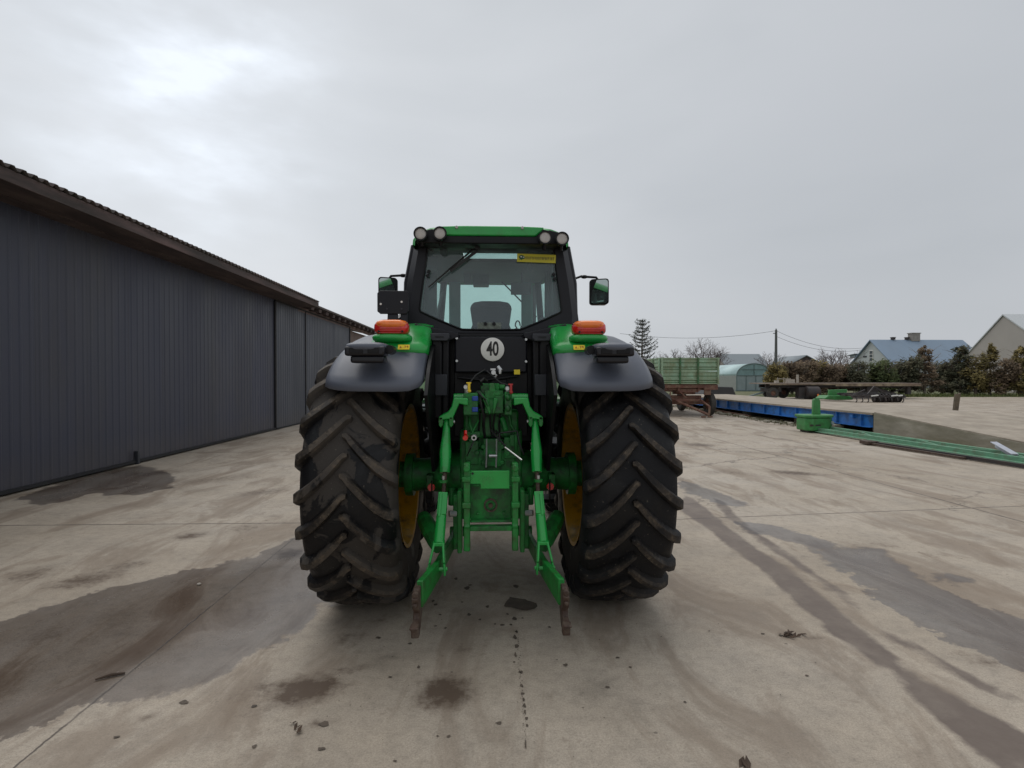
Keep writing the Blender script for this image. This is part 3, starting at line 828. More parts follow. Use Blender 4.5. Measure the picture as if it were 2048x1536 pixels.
# ---- hydraulic valve blocks
vb = MB(); vb.box(T(-40, 807, 3.85), (.098, .16, .15)); vb.box(T(-40, 830, 3.85), (.09, .14, .008))
vbo = vb.build('valve_block', 'green_cast', tr, bevel=.006)
for py in (797, 819): MB().box(T(-32, py, 3.765), (.042, .012, .034)).build('coupler_cap', 'blue_cap', vbo, bevel=.006, segs=3)
vb = MB(); vb.box(T(34, 806, 3.85), (.05, .16, .16)); vb.ell(T(34, 795, 3.77), (.02, .02, .024)); vb.ell(T(34, 817, 3.77), (.02, .02, .024)); vb.build('valve_block', 'green_cast', tr, bevel=.006)
vb = MB(); vb.box(T(6, 803, 3.90), (.13, .16, .16)); vb.box(T(-2, 778, 3.92), (.13, .12, .08)); vb.box(T(14, 788, 3.84), (.05, .05, .02))
vb.lathe([(-.03, 0), (-.03, .03), (.05, .032)], T(-24, 790, 3.9), 'y', 14); vb.tube([T(-24, 783, 3.85), T(-10, 800, 3.8), T(-5, 812, 3.8)], .012, 8)
vb.tube([T(16, 775, 3.9), T(28, 775, 3.9)], .022, 10)
vb.build('hydraulic_housing', 'green_cast', tr, bevel=.008)
tp = MB(); tp.prism([(T(-3, 0, 3.86)[0], 1.66), (T(7, 0, 3.86)[0], 1.66), (.033, 1.60), (.038, 1.53), (-.02, 1.53), (-.015, 1.60)], 3.82, 3.88, 'xz')
tp.prism([(-.06, 1.55), (-.02, 1.56), (.0, 1.46), (-.01, 1.44)], 3.80, 3.84, 'xz'); tp.prism([(.05, 1.55), (.02, 1.56), (.01, 1.46), (.02, 1.44)], 3.80, 3.84, 'xz')
tp.build('top_link_bracket', 'green_worn', tr, bevel=.006)
fit = MB(); c = Vector(T(5, 745, 3.84)); fit.lathe([(-.02, 0), (-.02, .016), (.03, .018)], c, 'y', 10); fit.box(c + Vector((-.003, 0, .022)), (.036, .03, .012)); fit.tube([c, c + Vector((.02, 0, -.02)), c + Vector((.01, 0, -.035))], .008, 6)
fit.tube([T(14, 733, 3.84), T(19, 740, 3.83), T(18, 748, 3.83)], [.012, .015, .010], 8)
fit.build('coupling', 'silver', tr)
for (dx, py, mt) in ((-44, 774, 'yellow_cap'), (39, 777, 'red_cap')):
    c = Vector(T(dx, py, 3.78))
    L = MB(); L.lathe([(-.03, 0), (-.03, .013), (.05, .018)], c + Vector((-.022, 0, 0)), 'y', 12); L.tube([c + Vector((-.02, .02, 0)), c + Vector((-.015, .03, -.08))], .014, 8)
    co = L.build('brake_coupling', 'silver', tr)
    L = MB(); L.box(c + Vector((.002, -.03, 0)), (.018, .03, .055)); L.ell(c + Vector((.004, -.035, -.026)), (.013, .012, .012)); L.box(c + Vector((0, -.03, .028)), (.034, .03, .010)); L.build('coupling_cap', mt, co, bevel=.004)
class HS:
    def tube(s_, pts, r, n): MB().tube(pts, r, n).build('hydraulic_hose', 'rubber_hose', tr)
hs = HS()
hs.tube([T(-42, 765, 3.82), T(-30, 750, 3.85), T(-12, 739, 3.9)], .0055, 6)
hs.tube([T(-8, 742, 3.88), T(8, 756, 3.83), T(20, 766, 3.82), T(34, 770, 3.8)], .0055, 6)
hs.tube([T(-18, 770, 3.83), T(-20, 762, 3.80), T(-14, 757, 3.80), T(-8, 762, 3.82)], .009, 8)
hs.tube([T(-28, 782, 3.8), T(-16, 795, 3.78), T(-8, 802, 3.8)], .006, 6)
hs.tube([T(-24, 790, 3.8), T(-20, 808, 3.78), T(-15, 830, 3.8), T(-14, 850, 3.85)], .008, 6)
hs.tube([T(10, 862, 3.85), T(16, 868, 3.8), T(17, 884, 3.8)], .008, 6)
hs.tube([T(-32, 875, 3.75), T(-40, 895, 3.72), T(-48, 912, 3.75)], .0045, 6)
hs.tube([T(5, 868, 3.85), T(22, 866, 3.8), T(52, 862, 3.8), T(56, 885, 3.78), T(66, 910, 3.78)], .006, 6)
for s in (-1, 1):
    hs.tube([T(s * 118, 960, 3.9), T(s * 118, 1000, 3.95), T(s * 124, 1030, 4.0)], .006, 6)
    hs.tube([T(s * 132, 975, 4.0), T(s * 132, 1025, 4.05)], .005, 6)
    hs.tube([T(s * 96, 870, 4.0), T(s * 102, 900, 4.0), T(s * 98, 940, 4.0)], .005, 6)
for dx in (-22, -12, -2, 8, 18): hs.tube([T(dx, 825, 3.92), T(dx + random.uniform(-4, 4), 850, 3.94), T(dx + random.uniform(-6, 6), 880, 3.98)], random.choice((.008, .011)), 6)
gp_ = MB()
gp_.tube([T(-44, 826, 3.9), T(-42, 850, 3.88), T(-34, 872, 3.85)], .012, 8); gp_.tube([T(36, 830, 3.9), T(40, 850, 3.92), T(50, 866, 3.9)], .010, 8)
gp_.tube([T(-25, 840, 3.88), T(-40, 870, 3.84)], .008, 6); gp_.tube([T(22, 835, 3.92), T(30, 862, 3.9)], .02, 8)
gp_.box(T(0, 850, 4.0), (.30, .08, .14)); gp_.box(T(-36, 868, 3.9), (.10, .08, .04)); gp_.box(T(46, 880, 3.92), (.06, .06, .08)); gp_.tube([T(50, 868, 3.86), T(50, 905, 3.86)], .01, 8)
gp_.build('hydraulic_pipe', 'green_cast', tr, bevel=.004)
rd = MB(); rd.tube([T(-1, 860, 3.80), T(28, 892, 3.66)], .006, 6); rd.build('cable', 'rubber_hose', tr)
rd = MB(); rd.tube([T(28, 895, 3.62), T(62, 921, 3.52)], .006, 8); rd.build('release_rod', 'chrome', tr)
rc = MB(); rc.lathe([(-.03, 0), (-.03, .017), (.02, .02)], T(-51, 875, 3.72), 'y', 14); rc.tube([T(-51, 869, 3.73), T(-51, 862, 3.75)], .012, 8); rc.build('remote_cap', 'lens_red', tr)
rc = MB(); rc.lathe([(-.02, .010), (-.02, .018), (.03, .022)], T(-34, 875, 3.73), 'y', 14); rc.build('remote_socket', 'silver', tr)

# ---- three-point linkage
for s in (-1, 1):
    nm_ = MB()
    pts = [T(s * 66, 794, 3.8), T(s * 70, 795, 3.8), T(s * 76, 798, 3.8)]
    def px2(d, py, Y=3.78): q = T(s * d, py, Y); return (q[0], q[2])
    poly = [px2(45, 796), px2(73, 795), px2(77, 812), px2(84, 822), px2(101, 831), px2(103, 840), px2(96, 838), px2(84, 836), px2(76, 838), px2(71, 826), px2(62, 806), px2(45, 810)]
    nm_.prism(poly, 3.70, 3.90, 'xz')
    nm_.tube([(s * .06, 3.95, 1.545), (s * .27, 3.95, 1.545)], .04, 14)
    la = nm_.build('lift_arm', 'green', tr, bevel=.006)
    cv = MB()
    for d in (78, 98): cv.prism([px2(d - 4, 832), px2(d + 4, 832), px2(d + 4, 848), px2(d, 853), px2(d - 4, 848)], 3.70, 3.80, 'xz')
    cv.build('clevis', 'green_worn', la, bevel=.004)
    MB().tube([T(s * 72, 843, 3.75), T(s * 104, 843, 3.75)], .012, 10).build('pin', 'silver', la)
    top = Vector(T(s * 88, 838, 3.75)); a1 = Vector(T(s * 91, 905, 3.66)); a2 = Vector(T(s * 92, 945, 3.61))
    lr = MB(); lr.tube([top, top.lerp(a1, .4), a1, a2], [.021, .026, .039, .034], 12)
    lro = lr.build('lift_rod', 'green', tr, smooth=40)
    b0 = Vector(T(s * 95, 962, 3.59)); b1 = Vector(T(s * 95, 985, 3.56)); b2_ = Vector(T(s * 99, 1030, 3.50)); b3 = Vector(T(s * 104, 1086, 3.43))
    lr = MB(); lr.tube([a2, b1 + Vector((0, 0, -.03))], .014, 10); lr.build('threaded_rod', 'rust', lro)
    lr = MB(); lr.lathe([(-.008, 0), (-.008, .03), (.008, .03), (.008, 0)], b0, 'z', 8); lr.build('lock_nut', 'green_worn', lro)
    lr = MB(); lr.tube([b0 + Vector((0, 0, .01)), b0 + Vector((.0, 0, .035))], .010, 8); lr.build('grease_nipple', 'silver', lro)
    lr = MB(); lr.bar(b1, b2_, .060, .055, (0, 1, 0)); lr.bar(b1 + Vector((s * .012, -.03, 0)), b2_ + Vector((s * .012, -.03, 0)), .018, .016, (0, 1, 0)); lr.tube([b2_, b3], [.032, .034], 12)
    lr.build('rod_sleeve', 'green', lro, bevel=.004)
    # fork
    c0 = b3; c1 = Vector(T(s * 108, 1135, 3.40))
    fk = MB()
    for k in (-1, 1):
        q0 = c0 + Vector((k * .028, 0, .0)); q1 = c1 + Vector((k * .046, 0, .03)); q2 = c1 + Vector((k * .050, 0, -.045))
        fk.bar(q0, q1, .014, .07, (0, 1, 0)); fk.bar(q1, q2, .013, .06, (0, 1, 0))
    fk.box(c0, (.072, .07, .022)); fk.tube([c1 + Vector((-.065, 0, -.01)), c1 + Vector((.065, 0, -.01))], .013, 10)
    fk.build('fork', 'green', lro, bevel=.004)
    # lower link: from front pivot under the axle to the hook
    p0 = Vector((s * .26, 4.25, .50)); p1 = c1 + Vector((0, .02, -.02)); p2 = Vector(T(s * 142, 1188, 3.05))
    lk = MB()
    def plate(a, b, wa, wb, th):
        a, b = Vector(a), Vector(b)
        vs = []
        for (p, w) in ((a, wa), (b, wb)):
            for dx in (-th / 2, th / 2):
                for dz in (-w / 2, w / 2): vs.append(p + Vector((dx, 0, dz)))
        lk.add(vs, [(0, 1, 3, 2), (4, 6, 7, 5), (0, 4, 5, 1), (2, 3, 7, 6), (0, 2, 6, 4), (1, 5, 7, 3)])
    plate(p0, p1, .10, .11, .035)
    plate(p1, p2, .11, .15, .035)
    lk.tube([p0 + Vector((-.06, 0, 0)), p0 + Vector((.06, 0, 0))], .04, 12)
    lko = lk.build('lower_link', 'green_worn', tr, bevel=.005)
    hk = MB()
    hx = T(s * 149, 1200, 3.0)[0]
    def hz(py): return H + (755 - py) * 3.0 / F
    prof = [(3.10, hz(1178)), (3.00, hz(1176)), (2.94, hz(1190)), (2.96, hz(1212)), (3.00, hz(1225)), (2.99, hz(1236)), (2.91, hz(1238)), (2.90, hz(1248)), (2.94, hz(1264)), (3.04, hz(1262)), (3.11, hz(1235)), (3.13, hz(1200))]
    hk.prism(prof, hx - .018, hx + .018, 'yz')
    hk.lathe([(-.022, 0), (-.022, .018), (.022, .018), (.022, 0)], (hx, 2.965, hz(1183)), 'y', 10)
    hk.box((hx, 2.96, hz(1203)), (.022, .05, .022)); hk.box((hx, 2.915, hz(1240)), (.046, .06, .014)); hk.box((hx - s * .004, 2.93, hz(1251)), (.042, .05, .055))
    hk.build('hook', 'rust', lko, bevel=.006)
    # stabiliser and check arm
    sb = MB(); sb.tube([T(s * 134, 1035, 4.0), T(s * 126, 1052, 3.85), T(s * 112, 1082, 3.62), T(s * 107, 1098, 3.5)], [.055, .062, .05, .03], 10)
    sb.tube([T(s * 78, 975, 4.1), T(s * 78, 1010, 4.1)], .03, 8); sb.box(T(s * 68, 1040, 4.0), (.05, .12, .40)); sb.box(T(s * 120, 958, 4.18), (.05, .2, .1))
    sb.build('stabiliser', 'green_cast', tr, bevel=.006)
    MB().tube([T(s * 70, 1027, 3.95), T(s * 84, 1027, 3.93)], .022, 10).build('pin', 'silver', tr)
    MB().lathe([(-.01, 0), (-.01, .026), (.0, .028)], T(s * 120 + (1 if s < 0 else -1), 974, 4.03), 'y', 20).build('reflector', 'reflector', tr)

# ---- drawbar frame in the middle
fr = MB()
for s in (-1, 1):
    fr.box(T(s * 48, 1013, 3.52), (.040, .07, .565))
    for py in (958, 1010): fr.box(T(s * 49, py, 3.50), (.055, .06, .035))
    fr.lathe([(-.05, 0), (-.05, .022), (.05, .022)], T(s * 48, 935, 3.50), 'y', 12)
    fr.box(T(s * 62, 1040, 3.72), (.03, .12, .42))
    fr.tube([T(s * 54, 1052, 3.50), T(s * 42, 1052, 3.50)], .024, 10)
fro = fr.build('drawbar_frame', 'green_worn', tr, bevel=.006)
pb = [T(-42, 942, 3.5), T(37, 942, 3.5), T(37, 978, 3.5), T(-21, 978, 3.5), T(-21, 968, 3.5), T(-42, 968, 3.5)]
MB().prism([(p[0], p[2]) for p in pb], 3.50, 3.515, 'xz').build('shield_plate', 'green', fro, bevel=.003)
MB().lathe([(-.004, 0), (-.004, .008)], T(-37, 947, 3.497), 'y', 10).build('hole', 'dark_gap', fro)
pl = MB(); q0 = T(-42, 972, 3.6); q1 = T(40, 1040, 3.6); pl.prism([(q0[0], q0[2]), (q1[0], q0[2]), (q1[0], q1[2]), (q0[0], q1[2])], 3.60, 3.66, 'xz')
pl.box(T(0, 1042, 3.56), (.27, .05, .012)); pl.box(T(0, 1056, 3.52), (.27, .06, .03)); pl.box(T(-32, 971, 3.54), (.07, .03, .008))
for dx in (-27, 26): pl.box(T(dx, 1027, 3.57), (.02, .03, .012))
po = pl.build('hitch_plate', 'green_cast', fro, bevel=.004)
pt = MB(); pt.lathe([(-.0, .045), (-.02, .045), (-.02, .035), (.03, .034), (.03, .0)], T(-1, 1010, 3.60), 'y', 22); pt.lathe([(-.03, 0), (-.03, .014), (.03, .016)], T(-1, 1010, 3.60), 'y', 12)
pt.build('power_take_off', 'rust', fro)

# ---- number plate bracket on the left
br = MB()
q = [T(-225, 588, 3.95), T(-220, 583, 3.95), T(-166, 583, 3.95), T(-163, 588, 3.95), T(-163, 622, 3.95), T(-168, 629, 3.95), T(-219, 629, 3.95), T(-225, 624, 3.95)]
br.prism([(p[0], p[2]) for p in q], 3.95, 3.965, 'xz')
br.bar(T(-194, 625, 3.97), T(-195, 652, 3.93), .075, .012, (0, 1, 0)); br.bar(T(-172, 625, 3.97), T(-172, 655, 3.95), .05, .012, (0, 1, 0)); br.bar(T(-185, 640, 4.0), T(-165, 618, 4.25), .03, .02)
bo2 = br.build('plate_bracket', 'frame_black', tr, bevel=.003)
for dx, py in ((-218, 609.5), (-177, 605)): MB().lathe([(-.003, 0), (-.003, .0075), (.002, .0075)], T(dx, py, 3.948), 'y', 10).build('rivet', 'white', bo2)
for dx, py in ((-206, 619), (-177, 619)): MB().lathe([(-.003, 0), (-.003, .006), (.002, .006)], T(dx, py, 3.948), 'y', 10).build('rivet', 'grey_plastic', bo2)

# ---- mirrors
for s in (-1, 1):
    Ym = 5.3
    d0, d1, y0, y1 = (199, 235, 557, 609)
    if s < 0: d0, d1 = 186, 221
    def mp(d, py): return Vector(T(s * d, py, Ym))
    cs = []
    for (dx, dy, a0) in ((d1 - 6, y0 + 6, 0), (d0 + 6, y0 + 6, 90), (d0 + 6, y1 - 6, 180), (d1 - 6, y1 - 6, 270)):
        for k in range(5):
            a = R(a0 + 22.5 * k)
            v = mp(dx + 6 * math.cos(a), dy - 6 * math.sin(a)); cs.append((v.x, v.z))
    cxm0 = sum(c[0] for c in cs) / len(cs)
    mm = MB(); mm.add([(x, Ym - .022 + (x - cxm0) * .36 * -s, z) for x, z in cs] + [(x * 1.0, Ym + .06, z) for x, z in cs], [tuple(range(len(cs))), tuple(reversed(range(len(cs), 2 * len(cs))))] + [(i, (i + 1) % len(cs), (i + 1) % len(cs) + len(cs), i + len(cs)) for i in range(len(cs))])
    mo = mm.build('mirror', 'black_plastic', tr, bevel=.008)
    cxm = sum(c[0] for c in cs) / len(cs); czm = sum(c[1] for c in cs) / len(cs)
    tl = R(-3)
    MB().add([(cxm + (c[0] - cxm) * .86, Ym - .026 + (c[0] - cxm) * .36 * -s + (c[1] - czm) * .02, czm + (c[1] - czm) * .90) for c in cs], [tuple(range(len(cs)))]).build('mirror_glass', 'mirror', mo)
    e = Vector((s * .60, 5.9, 2.66))
    am = MB(); am.tube([mp((d0 + d1) / 2 - 3, y0 + 1), mp((d0 + d1) / 2 - 6, y0 - 3), mp(d0 - 6, y0 - 4), mp(d0 - 18, y0 - 5), e], .012, 8)
    am.ell(mp(d0 - 12, y0 - 4), (.035, .03, .018), 12, 8)
    am.build('mirror_arm', 'black_plastic', tr)

# =================================================================== SHED (left)
XW, XE = -6.99, -6.22
shed = thing('farm_shed', (XW, 8, 0), 'long dark grey corrugated metal shed with brown weathered eaves, left of the tractor', 'shed')
Y0, Y1 = -4.0, 17.9
mb = MB(); prof = []; p = .18; y = Y0
while y < Y1:
    prof += [(XW, y), (XW, y + .115), (XW + .009, y + .130), (XW + .009, y + .160), (XW, y + .175)]
    y += p
prof.append((XW, Y1))
vs = [(x, y, .03) for x, y in prof] + [(x, y, 4.245) for x, y in prof]
n = len(prof)
mb.add(vs, [(i, i + 1, n + i + 1, n + i) for i in range(n - 1)])
wall = mb.build('wall', 'wall_metal', shed, smooth=0)
MB().box((XW - .16, 11.5, 2.1), (.26, 31.0, 4.16)).box((XW - 7, 27.1, 2.1), (13.6, .2, 4.2)).box((XW - 7, -4.1, 2.4), (13.6, .2, 4.8)).build('inner_wall', 'dark_gap', shed)
MB().box((XW + .03, (Y0 + Y1) / 2, .055), (.05, Y1 - Y0, .05)).build('base_rail', 'dark_gap', shed)
def door(ya, yb):
    m_ = MB(); y = ya; pr = []
    while y < yb - .05:
        pr += [(XW + .03, y), (XW + .03, y + .17), (XW + .037, y + .18), (XW + .037, y + .195)]
        y += .2
    pr.append((XW + .03, yb))
    k = len(pr)
    m_.add([(a, b, .05) for a, b in pr] + [(a, b, 4.17) for a, b in pr], [(i, i + 1, k + i + 1, k + i) for i in range(k - 1)])
    m_.box((XW + .015, (ya + yb) / 2, 2.11), (.02, yb - ya, 4.1))
    return m_.build('door', 'door_metal', shed, smooth=0)
d1 = door(17.97, 20.72); d2 = door(20.82, 27.1)
for d_, (ya, yb) in ((d1, (17.9, 20.75)), (d2, (20.75, 27.15))):
    MB().box((XW + .03, ya, 2.1), (.05, .09, 4.16)).box((XW + .03, (ya + yb) / 2, 4.185), (.06, yb - ya, .05)).box((XW + .03, (ya + yb) / 2, .04), (.05, yb - ya, .04)).build('door_frame', 'dark_gap', d_)
MB().box((XW + .03, 27.15, 2.1), (.07, .12, 4.16)).build('door_post', 'dark_gap', shed)
MB().tube([(XW + .06, 21.2, 1.02), (XW + .10, 21.2, 1.02), (XW + .10, 21.2, 1.22), (XW + .06, 21.2, 1.22)], .02, 6).build('door_handle', 'dark_steel', shed)
MB().box((XW + .05, 10.95, .13), (.08, .06, .26)).build('door_stop', 'grey_plastic', shed, bevel=.01)
# eaves, first roof
YR0, YR1 = -4.0, 19.9
MB().box((XE + .012, (YR0 + YR1) / 2, 4.30), (.03, YR1 - YR0, .17)).build('fascia', 'fascia', shed, bevel=.006)
MB().box((XE - .02, 6.35 - 3.4, 4.30), (.1, .5, .14)).box((XE + .031, 6.35, 4.30), (.012, .22, .15)).build('fascia_patch', 'concrete_old', shed)
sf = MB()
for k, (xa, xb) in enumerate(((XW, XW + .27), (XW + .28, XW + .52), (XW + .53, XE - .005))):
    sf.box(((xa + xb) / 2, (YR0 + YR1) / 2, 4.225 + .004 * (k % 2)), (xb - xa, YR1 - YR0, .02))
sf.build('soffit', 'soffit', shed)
for (yy, c_) in ((6.75, 'white'), (6.15, 'grey_plastic')):
    b_ = MB(); b_.box((XW + .30, yy, 4.175), (.16, .16, .07)); b_.build('floodlight', c_, shed, bevel=.01)
wv = MB(); step = .0444; y = YR0; ring = []
while y < YR1: ring.append(y); y += step
rows = [(XE + .06, 4.405), (XE - 1.5, 4.80), (XE - 3.5, 5.33), (-13.6, 6.35), (-20.5, 4.4)]
vs = []
for (x, z) in rows:
    for y in ring: vs.append((x, y, z + .034 * math.sin(2 * pi * y / .177)))
k = len(ring)
wv.add(vs, [(r_ * k + i, r_ * k + i + 1, (r_ + 1) * k + i + 1, (r_ + 1) * k + i) for r_ in range(len(rows) - 1) for i in range(k - 1)])
wv.build('roof', 'roof_sheet', shed, smooth=60, solid=.012)
# rear lower building with exposed rafters
sh2 = thing('brick_barn', (-7.0, 28, 0), 'lower brown building with exposed rafter ends, joined to the far end of the dark shed', 'barn')
MB().box((-10.7, 33.6, 2.05), (7.0, 13.0, 4.1)).build('wall', mat('barn_wall', (0.17, 0.13, 0.115), 0.9, var=0.25, scale=1.5), sh2)
rf = MB(); rf.add([(-6.52, 19.9, 4.42), (-6.52, 41, 4.42), (-13.6, 41, 5.9), (-13.6, 19.9, 5.9), (-6.52, 19.9, 4.35), (-6.52, 41, 4.35), (-13.6, 41, 5.84), (-13.6, 19.9, 5.84)], [(0, 1, 2, 3), (4, 7, 6, 5), (0, 4, 5, 1), (1, 5, 6, 2), (0, 3, 7, 4)])
rf.build('roof', 'roof_sheet', sh2)
y = 20.4
for k in range(23):
    MB().box((-6.79, y + k * .9, 4.29), (.46, .30, .12), (0, R(10), 0)).build('rafter', 'soffit', sh2)
MB().box((-6.965, 30.5, 4.19), (.02, 21, .18)).build('wall_plate', mat('pink_plate', (0.16, 0.115, 0.105), 0.9, var=.3, scale=2), sh2)

# =================================================================== GROUND
def lin(a, b, st):
    return list(np.arange(a, b, st))
xs = [-900, -300, -100, -40, -20, -12] + lin(-8.6, 14, .085) + [15, 17, 20, 25, 32, 40, 50, 70, 100, 200, 400, 900]
ys = [-60, -20, -8, -3, -1, 0] + lin(.4, 19, .085) + [20, 21.5, 23, 25, 28, 32, 38, 46, 60, 90, 150, 300, 700, 1500]
X, Yg = np.meshgrid(np.array(xs, dtype=float), np.array(ys, dtype=float))
P = np.stack([X.ravel(), Yg.ravel()], 1)
def sd_poly(P, poly):
    n = len(poly); d = np.full(len(P), 1e9); inside = np.zeros(len(P), bool)
    for i in range(n):
        a = np.array(poly[i]); b = np.array(poly[(i + 1) % n])
        e = b - a; w = P - a
        t = np.clip((w @ e) / (e @ e + 1e-12), 0, 1)
        dd = w - t[:, None] * e
        d = np.minimum(d, (dd ** 2).sum(1))
        c1 = (a[1] > P[:, 1]) != (b[1] > P[:, 1])
        with np.errstate(divide='ignore', invalid='ignore'):
            xi = (b[0] - a[0]) * (P[:, 1] - a[1]) / (b[1] - a[1]) + a[0]
        inside ^= c1 & (P[:, 0] < xi)
    d = np.sqrt(d)
    return np.where(inside, d, -d)
def G(px, py): v = gp(px, min(py, 1900)); return (v.x, v.y)
def z4(pts): return [G(x / 2, 960 + y / 2) for x, y in pts]
def z5(pts): return [G(1024 + x / 2, 960 + y / 2) for x, y in pts]
wet_polys = [
    z4([(-500, 760), (-200, 620), (0, 560), (100, 540), (270, 480), (520, 410), (640, 385), (900, 335), (1080, 280), (1190, 215), (1300, 280), (1420, 420), (1380, 470), (1290, 500), (1215, 590), (1130, 650), (1030, 710), (930, 775), (840, 810), (720, 850), (640, 862), (480, 880), (360, 905), (270, 920), (150, 1010), (60, 1015), (0, 1045), (-400, 1200)]),
    z4([(60, 80), (200, 25), (360, -30), (560, -60), (690, -30), (700, 5), (690, 32), (560, 58), (420, 62), (380, 50), (250, 90), (170, 102), (100, 84)]),
    z5([(1180, 285), (1300, 262), (1480, 270), (1600, 350), (1680, 430), (1900, 500), (2048, 560), (2400, 690), (2400, 900), (2048, 775), (1900, 705), (1720, 625), (1580, 550), (1430, 460), (1380, 400), (1300, 350)]),
    z5([(880, 165), (1000, 175), (1120, 200), (1260, 240), (1330, 275), (1240, 285), (1120, 250), (1000, 225), (920, 200)]),
    z5([(660, 0), (760, 20), (850, 60), (960, 100), (900, 120), (780, 80), (690, 55)]),
    z5([(1640, 350), (1800, 385), (1880, 410), (1780, 420), (1680, 400)]),
]
trk_polys = [
    z5([(690, 60), (720, 70), (800, 130), (880, 200), (950, 250), (1030, 300), (1100, 350), (1170, 400), (1230, 450), (1285, 500), (1345, 550), (1410, 600), (1470, 650), (1540, 705), (1560, 750), (1470, 750), (1400, 700), (1310, 640), (1240, 590), (1190, 540), (1130, 490), (1060, 420), (980, 350), (900, 290), (840, 245), (780, 195), (700, 140), (660, 110)]),
    z5([(800, 60), (860, 95), (905, 150), (960, 195), (1040, 245), (1110, 295), (1190, 350), (1270, 410), (1340, 455), (1400, 500), (1440, 530), (1400, 525), (1320, 475), (1250, 425), (1180, 380), (1100, 325), (1030, 275), (960, 225), (890, 175), (820, 110)]),
    z5([(1545, 735), (1640, 780), (1600, 800), (1540, 770)]),
    z5([(1540, 770), (1640, 800), (1760, 850), (1900, 930), (2048, 1010), (2300, 1120), (2300, 1500), (1960, 1180), (1820, 1060), (1690, 960), (1590, 870)]),
    z5([(1450, 580), (1600, 640), (1800, 760), (2048, 880), (2048, 905), (1850, 830), (1650, 715), (1500, 625)]),
]
wet = np.full(len(P), -1.0)
for p in wet_polys: wet = np.maximum(wet, sd_poly(P, p))
trk = np.full(len(P), -1.0)
for p in trk_polys: trk = np.maximum(trk, sd_poly(P, p))
mud = np.zeros(len(P))
blobs = [(610, 1380, 85, 36, 1.1), (890, 1385, 62, 42, 1.1), (560, 1370, 110, 26, .6), (640, 1450, 30, 12, .8), (300, 1435, 28, 14, .7), (380, 1430, 30, 14, .4), (170, 1160, 75, 22, .8), (260, 1130, 60, 14, .6),
         (60, 1150, 60, 25, .6), (380, 1072, 35, 8, .9), (490, 1055, 50, 14, .55), (580, 1108, 35, 14, 1.0), (700, 1275, 60, 25, .5), (930, 1300, 60, 25, .45), (760, 1240, 40, 20, .45),
         (1320, 1490, 30, 10, .5), (800, 1420, 60, 20, .35), (520, 1420, 80, 20, .35), (420, 960, 120, 10, .5), (520, 985, 70, 8, .6), (1590, 946, 60, 5, .9), (1400, 890, 40, 4, .8),
         (1680, 1085, 120, 10, .35), (1770, 1090, 50, 10, .5), (1860, 1110, 50, 12, .4), (1580, 1275, 35, 12, .3), (1630, 1275, 25, 8, .6), (1450, 945, 80, 6, .5), (1640, 905, 70, 4, .4), (1900, 1000, 90, 6, .4),
         (330, 945, 90, 7, .5), (1500, 905, 60, 3, .5), (1420, 860, 40, 3, .5), (100, 1270, 60, 30, .5), (520, 925, 60, 5, .4), (1480, 1200, 60, 20, .3), (700, 1340, 70, 18, .5), (1130, 1480, 50, 14, .35), (250, 1500, 70, 20, .35), (480, 1480, 90, 18, .35), (860, 1350, 40, 16, .4), (1700, 1400, 70, 16, .35), (1960, 1320, 60, 20, .6), (1880, 1400, 80, 25, .5), (1500, 1060, 60, 10, .5)]
for (px_, py_, rx, ry, k) in blobs:
    c = G(px_, py_); a = G(px_ + rx, py_); b = G(px_, py_ + ry)
    sx = max(.05, abs(a[0] - c[0])); sy = max(.05, abs(b[1] - c[1])); 
    # orient along the view ray
    d = np.array(c) / np.linalg.norm(c); q = P - np.array(c)
    u = q @ d; v = q @ np.array((d[1], -d[0]))
    mud = np.maximum(mud, k * np.exp(-(v / sx) ** 2 - (u / sy) ** 2))
ny_, nx_ = X.shape
rng = np.random.RandomState(3)
Zg = np.zeros(len(P))
idx = np.arange(ny_ * nx_).reshape(ny_, nx_)
faces = np.stack([idx[:-1, :-1].ravel(), idx[:-1, 1:].ravel(), idx[1:, 1:].ravel(), idx[1:, :-1].ravel()], 1)
me = bpy.data.meshes.new('yard_ground')
me.from_pydata(np.column_stack([P, Zg]).tolist(), [], faces.tolist())
for nm_, arr in (('wet', wet), ('track', trk), ('mud', mud)):
    a = me.attributes.new(nm_, 'FLOAT', 'POINT'); a.data.foreach_set('value', arr.astype(np.float32))
gm, nt, b = _nt('yard_concrete')
def attr(n_): return N(nt, 'ShaderNodeAttribute', attribute_name=n_).outputs['Fac']
nA = noise_node(nt, .35, 6, .6); nB = noise_node(nt, 2.2, 7, .65); nC = noise_node(nt, 14, 6, .7); nD = noise_node(nt, 90, 3, .6)
nS = noise_node(nt, 1.3, 7, .65, stretch=(1.4, .45, 1), dist=.8)
c1 = ramp(nt, nA.outputs['Fac'], [(.32, (.330, .275, .212)), (.55, (.398, .341, .275)), (.72, (.440, .388, .326))])
c2 = mixc(nt, 0.8, c1.outputs['Color'], ramp(nt, nB.outputs['Fac'], [(.28, .66), (.42, .92), (.55, 1.03), (.72, 1.16)]).outputs['Color'], 'MULTIPLY')
c3 = mixc(nt, 0.8, c2, ramp(nt, nC.outputs['Fac'], [(.3, .76), (.5, 1.0), (.75, 1.15)]).outputs['Color'], 'MULTIPLY')
c3 = mixc(nt, 0.8, c3, ramp(nt, nD.outputs['Fac'], [(.25, .70), (.5, 1.0), (.8, 1.25)]).outputs['Color'], 'MULTIPLY')
nG = noise_node(nt, 210, 2, .7)
c3 = mixc(nt, 0.8, c3, ramp(nt, nG.outputs['Fac'], [(.30, .55), (.42, .97), (.60, 1.03), (.72, 1.35)]).outputs['Color'], 'MULTIPLY')
